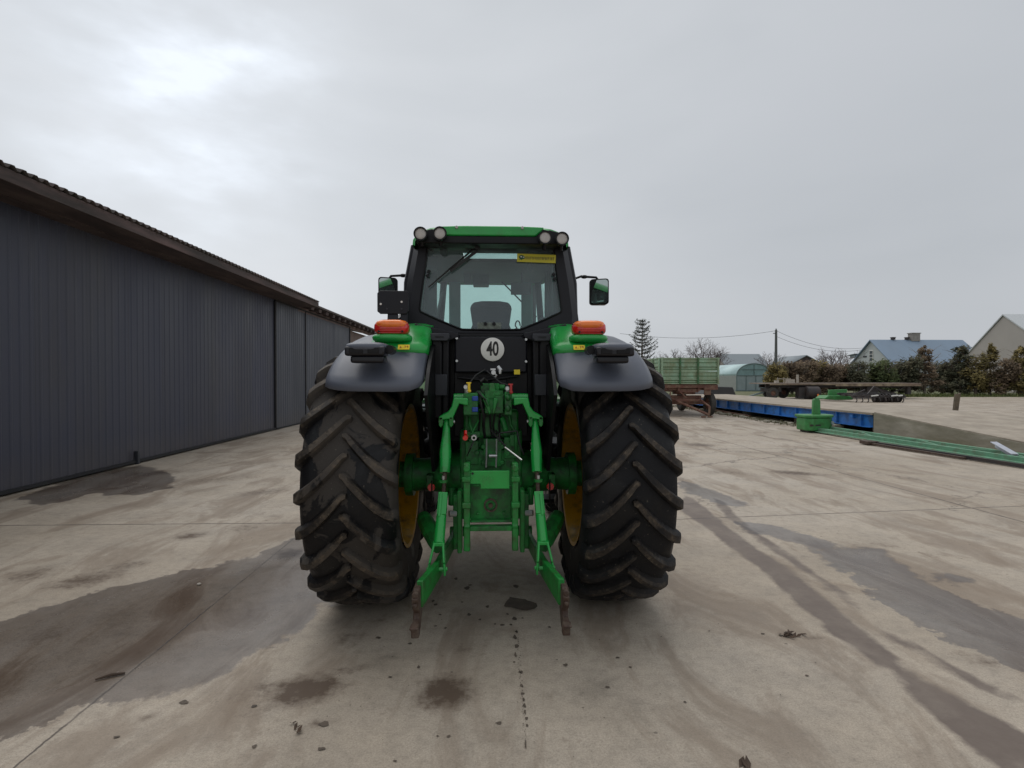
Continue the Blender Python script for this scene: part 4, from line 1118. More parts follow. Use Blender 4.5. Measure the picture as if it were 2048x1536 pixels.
# brown smears scattered
sme = ramp(nt, nS.outputs['Fac'], [(.49, 0.0), (.57, .5), (.72, .9)])
c4 = mixc(nt, sme.outputs['Color'], c3, (.205, .155, .112))
# painted blobs of mud
mv = mth(nt, 'ADD', attr('mud'), mth(nt, 'MULTIPLY', mth(nt, 'SUBTRACT', nC.outputs['Fac'], .5), 1.5))
mr = N(nt, 'ShaderNodeMapRange'); mr.inputs['From Min'].default_value = .28; mr.inputs['From Max'].default_value = .85
nt.links.new(mv, mr.inputs['Value'])
mr2 = mth(nt, 'MULTIPLY', mr.outputs[0], mth(nt, 'GREATER_THAN', attr('mud'), .02))
c5 = mixc(nt, mth(nt, 'MULTIPLY', mr2, .95), c4, (.088, .058, .038))
# tracks
nW = noise_node(nt, 3.2, 7, .68)
tv_ = mth(nt, 'ADD', attr('track'), mth(nt, 'MULTIPLY', mth(nt, 'SUBTRACT', nW.outputs['Fac'], .5), .16))
tr_ = N(nt, 'ShaderNodeMapRange'); tr_.inputs['From Min'].default_value = -.012; tr_.inputs['From Max'].default_value = .03
nt.links.new(tv_, tr_.inputs['Value'])
tk = mth(nt, 'MULTIPLY', tr_.outputs[0], ramp(nt, nB.outputs['Fac'], [(.32, .65), (.55, 1.0)]).outputs['Color'])
c6 = mixc(nt, tk, c5, mixc(nt, .5, c5, (.055, .040, .034)))
c6 = mixc(nt, tk, c5, mixc(nt, nC.outputs['Fac'], (.11, .080, .062), (.165, .128, .102)))
# wet
wv_ = mth(nt, 'ADD', attr('wet'), mth(nt, 'ADD', mth(nt, 'MULTIPLY', mth(nt, 'SUBTRACT', nW.outputs['Fac'], .5), .55), mth(nt, 'MULTIPLY', mth(nt, 'SUBTRACT', nC.outputs['Fac'], .5), .16)))
wr = N(nt, 'ShaderNodeMapRange'); wr.inputs['From Min'].default_value = -.008; wr.inputs['From Max'].default_value = .016
nt.links.new(wv_, wr.inputs['Value'])
nt.links.new(ramp(nt, noise_node(nt, .9, 3, .5).outputs['Fac'], [(.46, .012), (.64, .075)]).outputs['Color'], wr.inputs['From Max'])
wetf = wr.outputs[0]
deep = N(nt, 'ShaderNodeMapRange'); deep.inputs['From Min'].default_value = .0; deep.inputs['From Max'].default_value = .5
nt.links.new(wv_, deep.inputs['Value'])
wmot = ramp(nt, nS.outputs['Fac'], [(.35, (.50, .50, .53)), (.50, (.44, .42, .42)), (.65, (.36, .31, .28))])
wc = mixc(nt, 1.0, c6, wmot.outputs['Color'], 'MULTIPLY')
c7 = mixc(nt, wetf, c6, wc)
# joints
sep = N(nt, 'ShaderNodeSeparateXYZ'); tcg = N(nt, 'ShaderNodeTexCoord'); nt.links.new(tcg.outputs['Object'], sep.inputs[0])
jw = mth(nt, 'MULTIPLY', mth(nt, 'SUBTRACT', nC.outputs['Fac'], .5), .03)
def jline(a, b_, w, seg=None):
    # line through ground points a, b_
    d = Vector((b_[0] - a[0], b_[1] - a[1])).normalized(); nx, ny = -d.y, d.x; c = -(nx * a[0] + ny * a[1])
    v = mth(nt, 'ADD', mth(nt, 'ADD', mth(nt, 'MULTIPLY', sep.outputs[0], nx), mth(nt, 'MULTIPLY', sep.outputs[1], ny)), c)
    v = mth(nt, 'ABSOLUTE', mth(nt, 'ADD', v, jw))
    m = N(nt, 'ShaderNodeMapRange'); m.inputs['From Min'].default_value = w * .5; m.inputs['From Max'].default_value = w * 1.3
    m.inputs['To Min'].default_value = 1; m.inputs['To Max'].default_value = 0
    nt.links.new(v, m.inputs['Value'])
    return m.outputs[0]
jl = [jline((-2.08, 0), (-2.08, 10), .007), jline(G(0, 1051), G(590, 1046), .013), jline(G(1400, 1037), G(2048, 1012), .013),
      jline((6.28, 3), (6.22, 12), .016), jline((-8, 12.6), (8, 12.75), .02), jline((-8, 19.2), (8, 19.3), .03)]
# limit the two transverse joints to their own side of the tractor
jl[1] = mth(nt, 'MULTIPLY', jl[1], mth(nt, 'LESS_THAN', sep.outputs[0], .2)); jl[2] = mth(nt, 'MULTIPLY', jl[2], mth(nt, 'GREATER_THAN', sep.outputs[0], .2))
jm = jl[0]
for q in jl[1:]: jm = mth(nt, 'MAXIMUM', jm, q)
jm = mth(nt, 'MULTIPLY', jm, ramp(nt, nB.outputs['Fac'], [(.35, .35), (.5, .85)]).outputs['Color'])
c8 = mixc(nt, jm, c7, (.055, .045, .038))
# wandering crack
vo = N(nt, 'ShaderNodeTexVoronoi', feature='DISTANCE_TO_EDGE'); vo.inputs['Scale'].default_value = .22; vo.inputs['Randomness'].default_value = 1
dmp = N(nt, 'ShaderNodeMapping'); nt.links.new(tcg.outputs['Object'], dmp.inputs['Vector'])
ad = N(nt, 'ShaderNodeVectorMath', operation='MULTIPLY_ADD'); nt.links.new(nB.outputs['Color'], ad.inputs[0]); ad.inputs[1].default_value = (1.2, 1.2, 0); nt.links.new(dmp.outputs[0], ad.inputs[2])
nt.links.new(ad.outputs[0], vo.inputs['Vector'])
ck = ramp(nt, vo.outputs['Distance'], [(0.0, 1.0), (.0022, .8), (.0045, 0.0)])
gt = mth(nt, 'MAXIMUM', mth(nt, 'GREATER_THAN', sep.outputs[0], 1.7), .35)
gty = mth(nt, 'GREATER_THAN', sep.outputs[1], 6.7)
c9 = mixc(nt, mth(nt, 'MULTIPLY', mth(nt, 'MULTIPLY', ck.outputs['Color'], mth(nt, 'MULTIPLY', gt, gty)), .7), c8, (.07, .055, .045))
# small specks of dirt
vs_ = N(nt, 'ShaderNodeTexVoronoi'); vs_.inputs['Scale'].default_value = 5.5; nt.links.new(tcg.outputs['Object'], vs_.inputs['Vector'])
spz = mth(nt, 'LESS_THAN', mth(nt, 'ADD', vs_.outputs['Distance'], mth(nt, 'MULTIPLY', nC.outputs['Fac'], .10)), .115)
spk = mth(nt, 'MULTIPLY', spz, mth(nt, 'GREATER_THAN', nB.outputs['Fac'], .52))
c10 = mixc(nt, mth(nt, 'MULTIPLY', spk, .6), c9, (.075, .058, .045))
nt.links.new(c10, b.inputs['Base Color'])
rgh = ramp(nt, nB.outputs['Fac'], [(.3, .62), (.7, .85)])
rw = mixc(nt, wetf, rgh.outputs['Color'], mixc(nt, deep.outputs[0], (.36, .36, .36), ramp(nt, nA.outputs['Fac'], [(.4, .16), (.6, .30)]).outputs['Color']))
rw2 = mixc(nt, mth(nt, 'MULTIPLY', tk, .7), rw, (.45, .45, .45))
nt.links.new(rw2, b.inputs['Roughness'])
bmp = N(nt, 'ShaderNodeBump'); bmp.inputs['Distance'].default_value = .01
nt.links.new(mixc(nt, wetf, (.28, .28, .28), (.05, .05, .05)), bmp.inputs['Strength'])
nt.links.new(mth(nt, 'ADD', mth(nt, 'MULTIPLY', nC.outputs['Fac'], .7), mth(nt, 'SUBTRACT', mth(nt, 'MULTIPLY', nD.outputs['Fac'], .35), mth(nt, 'MULTIPLY', jm, 1.2))), bmp.inputs['Height'])
nt.links.new(bmp.outputs['Normal'], b.inputs['Normal'])
me.materials.append(gm)
go = bpy.data.objects.new('yard_ground', me); COL.objects.link(go); struct(go)

# oil drips and spots
M['oil'] = mat('oil_stain', (.095, .074, .056), .8, var=.45, scale=10)
sp = MB(); rnd = random.Random(11)
def spot(px_, py_, rx, ry, seg=11):
    c = gp(px_, py_); a = gp(px_ + rx, py_); d = gp(px_, py_ + ry)
    wx = abs(a.x - c.x); wy = abs(d.y - c.y)
    if rx < 20: wx *= .75; wy *= .75
    ph = rnd.random() * 6
    vs = [(c.x + wx * math.cos(2 * pi * k / seg) * (1 + .28 * math.sin(3 * 2 * pi * k / seg + ph) + rnd.uniform(-.12, .12)), c.y + wy * math.sin(2 * pi * k / seg) * (1 + .28 * math.sin(2 * 2 * pi * k / seg + ph) + rnd.uniform(-.12, .12)), .004) for k in range(seg)]
    sp.add(vs, [tuple(range(seg))])
spot(1038, 1208, 31, 14, 18)
for q in ((866, 1203, 4, 3), (871, 1210, 5, 3), (934, 1177, 8, 4), (940, 1171, 5, 2), (912, 1158, 5, 3), (1030, 1172, 5, 3), (1033, 1174, 7, 3), (880, 1230, 4, 2), (938, 1230, 5, 4), (975, 1214, 5, 3),
          (871, 1253, 4, 2), (891, 1257, 4, 2), (960, 1240, 4, 2), (1015, 1229, 4, 2), (1029, 1238, 6, 5), (1022, 1250, 4, 2), (1004, 1251, 6, 3), (1033, 1264, 4, 3), (990, 1249, 3, 2), (1099, 1255, 4, 2),
          (924, 1205, 3, 2), (1045, 1237, 3, 2), (756, 1276, 7, 3), (837, 1335, 4, 4), (780, 1355, 5, 2), (1131, 1331, 6, 4), (642, 1499, 10, 5), (508, 1413, 7, 4), (509, 1494, 6, 4), (1042, 1345, 6, 3),
          (1043, 1372, 4, 4), (1045, 1388, 5, 3), (1047, 1400, 3, 6), (1049, 1412, 4, 5), (1050, 1425, 3, 5), (1053, 1438, 4, 4), (1054, 1452, 3, 5), (1051, 1490, 2, 10), (1030, 1275, 5, 5), (1033, 1293, 5, 6), (1031, 1310, 3, 6), (1028, 1325, 3, 2),
          (897, 1474, 5, 3), (875, 1473, 3, 2), (368, 1405, 12, 5), (998, 1447, 8, 3), (233, 1475, 8, 3), (790, 1523, 6, 2), (1370, 1405, 4, 2), (1215, 1375, 6, 3), (1260, 1335, 4, 2), (1235, 1316, 5, 2), (1614, 1352, 5, 2), (1525, 1268, 5, 2), (648, 1449, 14, 6), (820, 1288, 6, 2)):
    spot(*q)
for k in range(60):
    spot(1035 + rnd.gauss(0, 2.0) + k * .28, 1265 + k * 3.9, rnd.uniform(.6, 1.6), rnd.uniform(.6, 1.6), 7)
for k in range(45):
    spot(rnd.uniform(500, 1700), rnd.uniform(1230, 1520), rnd.uniform(.8, 2.4), rnd.uniform(.6, 1.2), 7)
struct(sp.build('ground_stains', 'oil', origin=(0, 3, 0.0), smooth=0, fix=False))

# debris on the ground
def leafpile(px_, py_, n_, spread, size, label, name='dead_leaf_litter'):
    c = gp(px_, py_); L = MB()
    for k in range(n_):
        p_ = c + Vector((rnd.gauss(0, spread), rnd.gauss(0, spread * .6), .006)); a = rnd.random() * 6; s_ = size * rnd.uniform(.5, 1.3)
        u = Vector((math.cos(a), math.sin(a), .15)) * s_; v = Vector((-math.sin(a), math.cos(a), .25)) * s_ * .4
        L.add([p_ - u, p_ - v + Vector((0, 0, .004)), p_ + u + Vector((0, 0, .012)), p_ + v + Vector((0, 0, .006))], [(0, 1, 2, 3)])
    tag(L.build(name, 'debris', origin=(c.x, c.y, 0), smooth=0, fix=False), label, 'debris')
leafpile(1577, 1272, 14, .035, .035, 'small clump of dead brown leaves on the pale concrete right of the tractor')
leafpile(1487, 1530, 5, .012, .03, 'dark curled leaf at the bottom edge of the concrete yard')
leafpile(590, 1455, 8, .04, .018, 'crumbled leaf bits beside the mud patch in the left foreground')
c = gp(398, 1170)
tag(MB().ell((c.x, c.y, .008), (.018, .014, .010), 8, 6).build('pebble', 'stone'), 'tiny pale pebble lying on the wet patch left of the tractor', 'pebble')
a = gp(190, 1362); b_ = gp(250, 1349)
tag(MB().tube([(a.x, a.y, .008), ((a.x + b_.x) / 2, (a.y + b_.y) / 2 + .01, .012), (b_.x, b_.y, .008)], [.004, .009, .006], 6).build('stick', 'debris'), 'thin dark stick lying on the wet concrete at lower left', 'stick')
c = gp(577, 851)
st = MB(); st.ell((c.x, c.y, .09), (.20, .14, .10), 9, 6, .7); st.ell((c.x - .12, c.y - .02, .06), (.12, .10, .06), 8, 5, .8)
tag(st.build('stone', 'stone', smooth=20), 'pale lump of broken concrete at the foot of the dark shed wall', 'stone')
# moss line at the wall foot
def blades(mb_, c, n_, h, w):
    for k in range(n_):
        a = random.random() * 2 * pi; l = h * random.uniform(.4, 1.2)
        p_ = Vector(c) + Vector((random.gauss(0, w), random.gauss(0, w), 0)); d = Vector((math.cos(a), math.sin(a), 0))
        q_ = Vector((-d.y, d.x, 0)) * l * .10
        mb_.add([p_ - q_, p_ + q_, p_ + d * l * random.uniform(.1, .7) + Vector((0, 0, l))], [(0, 1, 2)])
        mb_.tone.append(random.random())

# =================================================================== RIGHT SIDE
# ---- ramp and weighbridge
DX0, DX1, DZ, YB = 11.1, 14.5, .67, 15.4
rp = MB(); rp.prism([(6.9, .0), (YB, .0), (YB, DZ), (6.9, .012)], DX0, DX1, 'yz')
ro = rp.build('concrete_ramp', 'concrete_damp', bevel=.01)
tag(ro, 'sloping concrete ramp with a mossy side wall, leading up to the blue beam weighbridge', 'ramp')
MB().prism([(6.9, .016), (YB - .01, DZ + .004), (YB - .01, DZ + .03), (6.9, .042)], DX0 + .012, DX1 - .01, 'yz').build('ramp_surface', 'concrete_old', ro)
wb = thing('weighbridge', (12.8, 23, 0), 'long raised weighbridge with bright blue steel side beam and concrete deck', 'weighbridge')
YE = 33.0
MB().box(((DX0 + DX1) / 2, (YB + YE) / 2 + .02, DZ - .03), (DX1 - DX0 + .06, YE - YB, .06)).build('deck', 'concrete_old', wb)
for x in (DX0 + .02, DX1 - .10):
    bm_ = MB(); bm_.box((x + .05, (YB + YE) / 2 + .06, DZ - .25), (.012, YE - YB - .1, .37)); bm_.box((x + .03, (YB + YE) / 2 + .06, DZ - .43), (.16, YE - YB - .1, .02)); bm_.box((x + .03, (YB + YE) / 2 + .06, DZ - .075), (.14, YE - YB - .1, .018))
    bo3 = bm_.build('side_beam', 'blue_steel', wb)
    if x < 12:
        y = YB + .55
        while y < YE:
            MB().box((x + .01, y, DZ - .25), (.075, .03, .34)).build('stiffener', 'blue_steel', bo3); y += 1.16
        MB().box((x - .0, YB + .95, DZ - .16), (.08, .12, .10)).build('bracket', 'blue_steel', bo3)
y = YB + .2
for k in range(5):
    MB().box(((DX0 + DX1) / 2 + .1, y, .11), (DX1 - DX0 - .3, .4, .215)).build('support_block', 'concrete_damp', wb, bevel=.02); y += 4.2
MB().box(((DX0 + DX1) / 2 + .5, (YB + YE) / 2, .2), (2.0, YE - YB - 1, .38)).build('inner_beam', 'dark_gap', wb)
# weeds and rubble strip below the beam
wd = MB(); wd.tone = []
for k in range(900):
    y = random.uniform(13.5, 32); blades(wd, (random.gauss(10.75, .17) + (.0 if y > 17 else .2), y, 0), 4, .09, .07)
tag(wd.build('weeds', 'weeds', origin=(10.8, 22, 0), smooth=0, fix=False), 'low weeds and moss growing along the foot of the blue weighbridge beam', 'weeds', kind='stuff')
rb = MB()
for k in range(70):
    y = random.uniform(14.5, 31); s_ = random.uniform(.04, .13); rb.ell((random.gauss(10.8, .18), y, s_ * .3), (s_, s_ * 1.3, s_ * .5), 6, 4, .7)
tag(rb.build('rubble', 'concrete_damp', origin=(10.8, 22, 0), smooth=0), 'broken concrete rubble lying below the blue weighbridge beam', 'rubble', kind='stuff')
MB_s = MB(); MB_s.box((11.0, 17.6, .12), (.3, 1.5, .16), (0, 0, R(3)))
tag(MB_s.build('concrete_slab', 'concrete_damp', bevel=.02), 'loose concrete slab on the ground under the blue beam beside the green weight', 'slab')

# ---- green counterweight
gx, gy = gp(1642, 866).x, gp(1642, 866).y + .3
wt = thing('tractor_weight', (gx, gy, 0), 'green block-shaped tractor counterweight with an upright tongue, standing on the ground before the blue beam', 'counterweight')
w_ = MB()
w_.prism([(gx - .44, gy - .22), (gx - .30, gy - .36), (gx + .30, gy - .30), (gx + .48, gy - .10), (gx + .48, gy + .30), (gx - .44, gy + .30)], .06, .46, 'xy')
w_.build('body', 'weight_green', wt, bevel=.04, segs=3)
MB().prism([(gx - .48, gy - .24), (gx - .32, gy - .40), (gx + .32, gy - .34), (gx + .52, gy - .12), (gx + .52, gy + .34), (gx - .48, gy + .34)], .46, .55, 'xy').build('top_rim', 'weight_green', wt, bevel=.03, segs=3)
MB().prism([(gx - .09, .5), (gx + .15, .5), (gx + .14, .98), (gx + .09, 1.04), (gx - .04, 1.04), (gx - .08, .98)], gy - .04, gy + .06, 'xz').build('tongue', 'weight_green', wt, bevel=.012)
MB().box((gx - .2, gy - .335, .24), (.34, .03, .05), (0, 0, R(5))).box((gx, gy, .05), (.7, .45, .08)).build('recess', 'dark_steel', wt)
MB().lathe([(-.03, 0), (-.03, .05), (.02, .06)], (gx + .40, gy - .225, .30), 'y', 12).build('hitch_hole', 'poly_panel', wt)

# ---- pale green lattice on the ground
lt = thing('lattice_girder', (10.5, 12, 0), 'long pale green steel lattice girder lying along the concrete ramp', 'girder')
A0, A1 = Vector((10.02, 16.3, .10)), Vector((10.30, 7.2, .12)); B0, B1 = Vector((10.42, 16.3, .13)), Vector((10.66, 7.2, .13))
c1_ = MB(); c1_.bar(A0, A1, .07, .11); c1_.bar(A0 + Vector((-.07, 0, -.05)), A1 + Vector((-.07, 0, -.05)), .10, .03); c1_.build('chord', 'pale_green', lt, bevel=.006)
c1_ = MB(); c1_.bar(B0, B1, .08, .12); c1_.build('chord', 'pale_green', lt, bevel=.006)
k = 0; t = 0.02
while t < .97:
    t2 = min(.99, t + .115); p_, q_ = (A0.lerp(A1, t), B0.lerp(B1, t2)) if k % 2 == 0 else (B0.lerp(B1, t), A0.lerp(A1, t2))
    MB().bar(p_ + Vector((0, 0, .03)), q_ + Vector((0, 0, .03)), .045, .04).build('brace', 'pale_green', lt); t = t2; k += 1
c = gp(2008, 898, .25)
ch = MB(); ch.box((c.x, c.y, .27), (.12, .75, .02), (R(12), 0, R(-18))); ch.box((c.x + .06, c.y + .02, .22), (.015, .75, .13), (R(12), 0, R(-18)))
tag(ch.build('steel_channel', mat('white_channel', (.42, .44, .50), .5), bevel=.004), 'short whitish steel channel lying across the pale green girder', 'channel')
bb = MB(); bb.bar((9.66, 13.3, .05), (10.02, 8.2, .05), .07, .07)
tag(bb.build('steel_bar', 'dark_steel'), 'long dark rusty bar on the ground, nearest the pale green girder', 'bar', 'loose steel bars before the girder')
bb = MB(); bb.bar((9.50, 13.5, .04), (9.72, 10.8, .04), .06, .05); bb.box((9.55, 13.4, .06), (.3, .3, .08))
tag(bb.build('steel_bar', 'rust', bevel=.005), 'shorter rusty bar with a flat end plate on the ground, before the long dark bar', 'bar', 'loose steel bars before the girder')
c = gp(1918, 815, .67)
pk = MB(); pk.prism([(c.x - .10, DZ - .3), (c.x + .05, DZ - .3), (c.x + .13, DZ + .30), (c.x + .16, DZ + .50), (c.x + .08, DZ + .46), (c.x - .02, DZ + .46)], c.y + .1, c.y + .18, 'xz')
tag(pk.build('wooden_stake', mat('old_stake', (.12, .095, .065), .9, var=.4, scale=5), bevel=.008), 'leaning weathered wooden stake at the far edge of the concrete ramp', 'stake')

# ---- green tipping wagon
wx0, wy0 = 7.43, 23.6
wx1 = wx0 + 2.55
wg = thing('farm_wagon', ((wx0 + wx1) / 2, 26, 0), 'old green high-sided farm wagon with rusty red chassis and drawbar on the ground', 'wagon')
def wboard(name, z0, z1):
    ob = MB(); t_ = .05
    ob.box(((wx0 + wx1) / 2, wy0, (z0 + z1) / 2), (wx1 - wx0, t_, z1 - z0)); ob.box(((wx0 + wx1) / 2, wy0 + 5, (z0 + z1) / 2), (wx1 - wx0, t_, z1 - z0))
    ob.box((wx0, wy0 + 2.5, (z0 + z1) / 2), (t_, 4.94, z1 - z0)); ob.box((wx1, wy0 + 2.5, (z0 + z1) / 2), (t_, 4.94, z1 - z0))
    o = ob.build(name, 'wagon_green', wg)
    rbm = MB()
    for z in (z0 + .02, z0 + (z1 - z0) * .36, z1 - .02):
        rbm.box(((wx0 + wx1) / 2, wy0 - .045, z), (wx1 - wx0 + .02, .04, .045)); rbm.box((wx0 - .045, wy0 + 2.5, z), (.04, 5.0, .045)); rbm.box((wx1 + .045, wy0 + 2.5, z), (.04, 5.0, .045))
    rbm.build('board_rail', 'wagon_green', o)
    rbm = MB()
    for z in (z0 + .06, z0 + (z1 - z0) * .36 - .04, z0 + (z1 - z0) * .62): rbm.box(((wx0 + wx1) / 2, wy0 - .028, z), (wx1 - wx0 - .05, .012, .028)); rbm.box((wx0 - .028, wy0 + 2.5, z), (.012, 4.9, .028))
    rbm.build('board_groove', 'wagon_rib', o)
    return o
wboard('lower_board', 1.42, 1.97); wboard('upper_board', 2.00, 2.56)
for fx in (0, .32, .64, 1):
    x = wx0 + .03 + (wx1 - wx0 - .06) * fx
    MB().box((x, wy0 - .08, 1.99), (.07, .06, 1.16)).build('stake_post', 'wagon_rib' if fx in (.32, .64) else 'wagon_green', wg)
for k in range(6): MB().box((wx0 - .08, wy0 + .02 + k * .99, 1.99), (.06, .07, 1.16)).build('stake_post', 'wagon_green', wg)
MB().box(((wx0 + wx1) / 2, wy0 + 2.5, 1.40), (2.5, 4.9, .05)).build('floor', 'wagon_rust', wg)
chs = MB(); chs.box(((wx0 + wx1) / 2, wy0 + .05, 1.31), (2.4, .10, .14)); chs.box(((wx0 + wx1) / 2, wy0 + 2.5, 1.12), (.9, 4.8, .16)); chs.box(((wx0 + wx1) / 2, wy0 + .6, 1.2), (1.9, .9, .12))
for x in (-.45, .45): chs.box(((wx0 + wx1) / 2 + x, wy0 + 2.5, 1.2), (.1, 4.9, .2))
chs.box((wx1 - .32, wy0 + .02, 1.27), (.62, .08, .22)); chs.box((wx1 - .45, wy0 + .06, 1.08), (.30, .06, .30)); chs.tube([((wx0 + wx1) / 2 - .95, wy0 + .5, .55), ((wx0 + wx1) / 2 + .95, wy0 + .5, .55)], .06, 8)
chs.box(((wx0 + wx1) / 2, wy0 + .55, .75), (1.4, .25, .3)); chs.lathe([(-.05, .5), (.05, .5), (.05, .42), (-.05, .42)], ((wx0 + wx1) / 2, wy0 + .7, 1.0), 'z', 20, True)
chs.tube([((wx0 + wx1) / 2 - .95, wy0 + 4.1, .5), ((wx0 + wx1) / 2 + .95, wy0 + 4.1, .5)], .06, 8)
chs.build('chassis', 'wagon_rust', wg, bevel=.01)
dbm = MB(); hitch = gp(1418, 830, .12); hitch = Vector((hitch.x, hitch.y, .12))
dbm.tube([((wx0 + wx1) / 2 - .72, wy0 + .3, .78), hitch], .055, 8); dbm.tube([((wx0 + wx1) / 2 + .55, wy0 + .3, .75), hitch + Vector((.03, 0, .35)), hitch], .045, 8)
dbm.bar(((wx0 + wx1) / 2 - .60, wy0 + .1, .72), ((wx0 + wx1) / 2 + .62, wy0 + .1, .70), .06, .07); dbm.lathe([(-.03, .10), (.03, .10), (.03, .05), (-.03, .05)], hitch + Vector((.0, -.12, -.06)), 'z', 14, True)
dbm.bar(((wx0 + wx1) / 2 - .9, wy0 + .1, .5), ((wx0 + wx1) / 2 - .8, wy0 + .1, 1.1), .05, .05); dbm.bar(((wx0 + wx1) / 2 - .4, wy0 + .1, 1.1), ((wx0 + wx1) / 2 - .1, wy0 + .1, .8), .05, .05)
dbm.box(hitch + Vector((-.22, .05, -.08)), (.16, .1, .06))
dbm.build('drawbar', 'wagon_rust', wg)
for (x, y) in ((wx0 + .18, wy0 + .5), (wx1 - .18, wy0 + .5), (wx0 + .18, wy0 + 4.1), (wx1 - .18, wy0 + 4.1)):
    wq = MB(); r_ = .52; wq.lathe([(-.10, .26), (-.125, .36), (-.12, .46), (-.09, .51), (0, .52), (.09, .51), (.12, .46), (.125, .36), (.10, .26)], (x, y, r_), n=32)
    wo = wq.build('wheel', 'old_tyre', wg)
    MB().lathe([(-.09, .27), (-.05, .25), (-.02, .12), (-.05, .08), (-.05, 0)], (x, y, r_), n=24).lathe([(.09, .27), (.05, .25), (.02, .12)], (x, y, r_), n=24).build('rim', 'wagon_rust', wo)
# crates seen under the wagon
for k, (px_, m_, sz, lb) in enumerate(((1389, 'blue_dark', .30, 'left one of the two dark white-lidded crates seen under the green wagon'), (1402, 'blue_dark', .24, 'right one of the two dark white-lidded crates seen under the green wagon'))):
    p_ = at(px_, 800, 31.0)
    cr = MB(); cr.box((p_.x, 31.0, .25), (sz, .5, .5)); co_ = cr.build('crate', m_, bevel=.01); tag(co_, lb, 'crate', 'crates beyond the wagon')
    MB().box((p_.x, 31.0, .525), (sz + .02, .52, .045)).build('lid', 'white', co_)
# dark sheet wedge
p_ = at(1430, 790, 36); q_ = at(1479, 790, 36)
sh = MB(); sh.prism([(p_.x - .8, .03), (q_.x, .03), (q_.x - .45, 1.05), (p_.x - .4, 1.12), (p_.x - .8, .6)], 36, 37.6, 'xz')
tag(sh.build('covered_stack', mat('dark_tarpaulin', (.03, .03, .032), .6, var=.3, scale=1.5), bevel=.05), 'low dark tarpaulin-covered stack between the green wagon and the polytunnel', 'stack')
# red timber beside the wagon wheel
bb = MB(); q0 = gp(1432, 824); q1 = gp(1500, 834)
bb.bar((q0.x, q0.y, .08), (q1.x, q1.y, .04), .12, .08)
tag(bb.build('steel_profile', 'wagon_rust'), 'rusty red steel profile on the ground beside the right wagon wheel', 'bar')

# ---- polytunnel
py0 = 66.0; cx_ = at(1508, 783, py0).x; rw_ = at(1543, 783, py0).x - cx_
pt = thing('polytunnel', (cx_, py0, 0), 'pale bluish arched polytunnel with panelled end wall behind the wagons', 'polytunnel')
zt = at(1508, 727, py0).z; zs = at(1508, 751, py0).z
def arch(k, n=18): a = pi * k / n; return (cx_ - rw_ * math.cos(a), zs + (zt - zs) * math.sin(a))
pf = [(cx_ - rw_, 0)] + [arch(k) for k in range(19)] + [(cx_ + rw_, 0)]
m_ = MB(); n = len(pf)
m_.add([(x, py0, z) for x, z in pf[1:-1]] + [(x, py0 + 9, z) for x, z in pf[1:-1]], [(i, i + 1, n - 2 + i + 1, n - 2 + i) for i in range(n - 3)])
m_.build('film_cover', 'poly_film', pt, solid=.05)
MB().box((cx_ - rw_, py0 + 4.5, zs / 2), (.05, 9, zs)).box((cx_ + rw_, py0 + 4.5, zs / 2), (.05, 9, zs)).build('side_wall', mat('poly_side', (.25, .27, .25), .5, var=.15), pt)
m_ = MB(); m_.prism([arch(k) for k in range(19)], py0 + .02, py0 + .06, 'xz'); m_.build('gable_film', 'poly_arch', pt)
m_ = MB(); m_.box((cx_, py0 + .04, zs / 2), (rw_ * 2, .06, zs)); m_.build('end_wall', 'poly_panel', pt)
m_ = MB(); m_.tube([(x, py0 - .02, z) for x, z in pf], .06, 6)
for k in (-.45, .1, .55): m_.box((cx_ + rw_ * k * 1.0, py0 - .03, zs / 2), (.06, .05, zs))
m_.box((cx_, py0 - .03, zs), (rw_ * 2, .06, .08)); m_.box((cx_, py0 - .03, (zs + zt) / 2), (rw_ * 1.4, .05, .06)); m_.box((cx_, py0 - .03, (zs + zt) / 2), (.06, .05, zt - zs))
m_.box((cx_, py0 - .04, .08), (rw_ * 2.1, .1, .16))
m_.build('frame', 'poly_frame', pt)

# ---- flatbed trailer
fy = 42.0
fx0, fx1 = at(1527, 770, fy).x, at(1841, 770, fy).x
fz = at(1700, 766, fy).z
fb = thing('flatbed_trailer', ((fx0 + fx1) / 2, fy + 1, 0), 'long low flatbed trailer with weathered plank deck parked across the far yard', 'trailer')
MB().box(((fx0 + fx1) / 2, fy + 1.2, fz - .04), (fx1 - fx0, 2.4, .07)).build('deck', 'wood_deck', fb)
MB().box(((fx0 + fx1) / 2 + 2.9, fy - .02, fz - .15), ((fx1 - fx0) / 2 + .6, .08, .20)).box((fx0 + 3.6, fy - .02, fz - .11), (6.2, .06, .10)).build('side_rail', 'deck_edge', fb)
m_ = MB()
for y in (.7, 1.7): m_.box(((fx0 + fx1) / 2, fy + y, fz - .25), (fx1 - fx0 - 1.0, .14, .26))
m_.box((fx0 + 1.2, fy + 1.2, .7), (.9, 1.6, .3)); m_.box((fx0 + 3.4, fy + 1.2, .7), (.9, 1.6, .3)); m_.build('chassis', 'dark_steel', fb)
m_ = MB(); m_.box((fx1 - 3.6, fy + .8, .62), (.9, .8, .75)); m_.bar((fx1 - 3.6, fy + .6, .9), (fx1 - 1.6, fy + .6, .35), .2, .2); m_.bar((fx1 - 2.6, fy + .4, .25), (fx1 - .9, fy + .4, .95), .08, .08); m_.box((fx1 - .55, fy + .6, .65), (.3, .3, .6))
m_.build('rear_stand', 'dark_steel', fb)
MB().bar((fx0 + .5, fy + 1.2, .5), (fx0 - .7, fy + 1.0, .18), .12, .1).bar((fx0 + .5, fy + .9, .5), (fx0 - .7, fy + 1.0, .18), .08, .08).build('drawbar', 'poly_frame', fb)
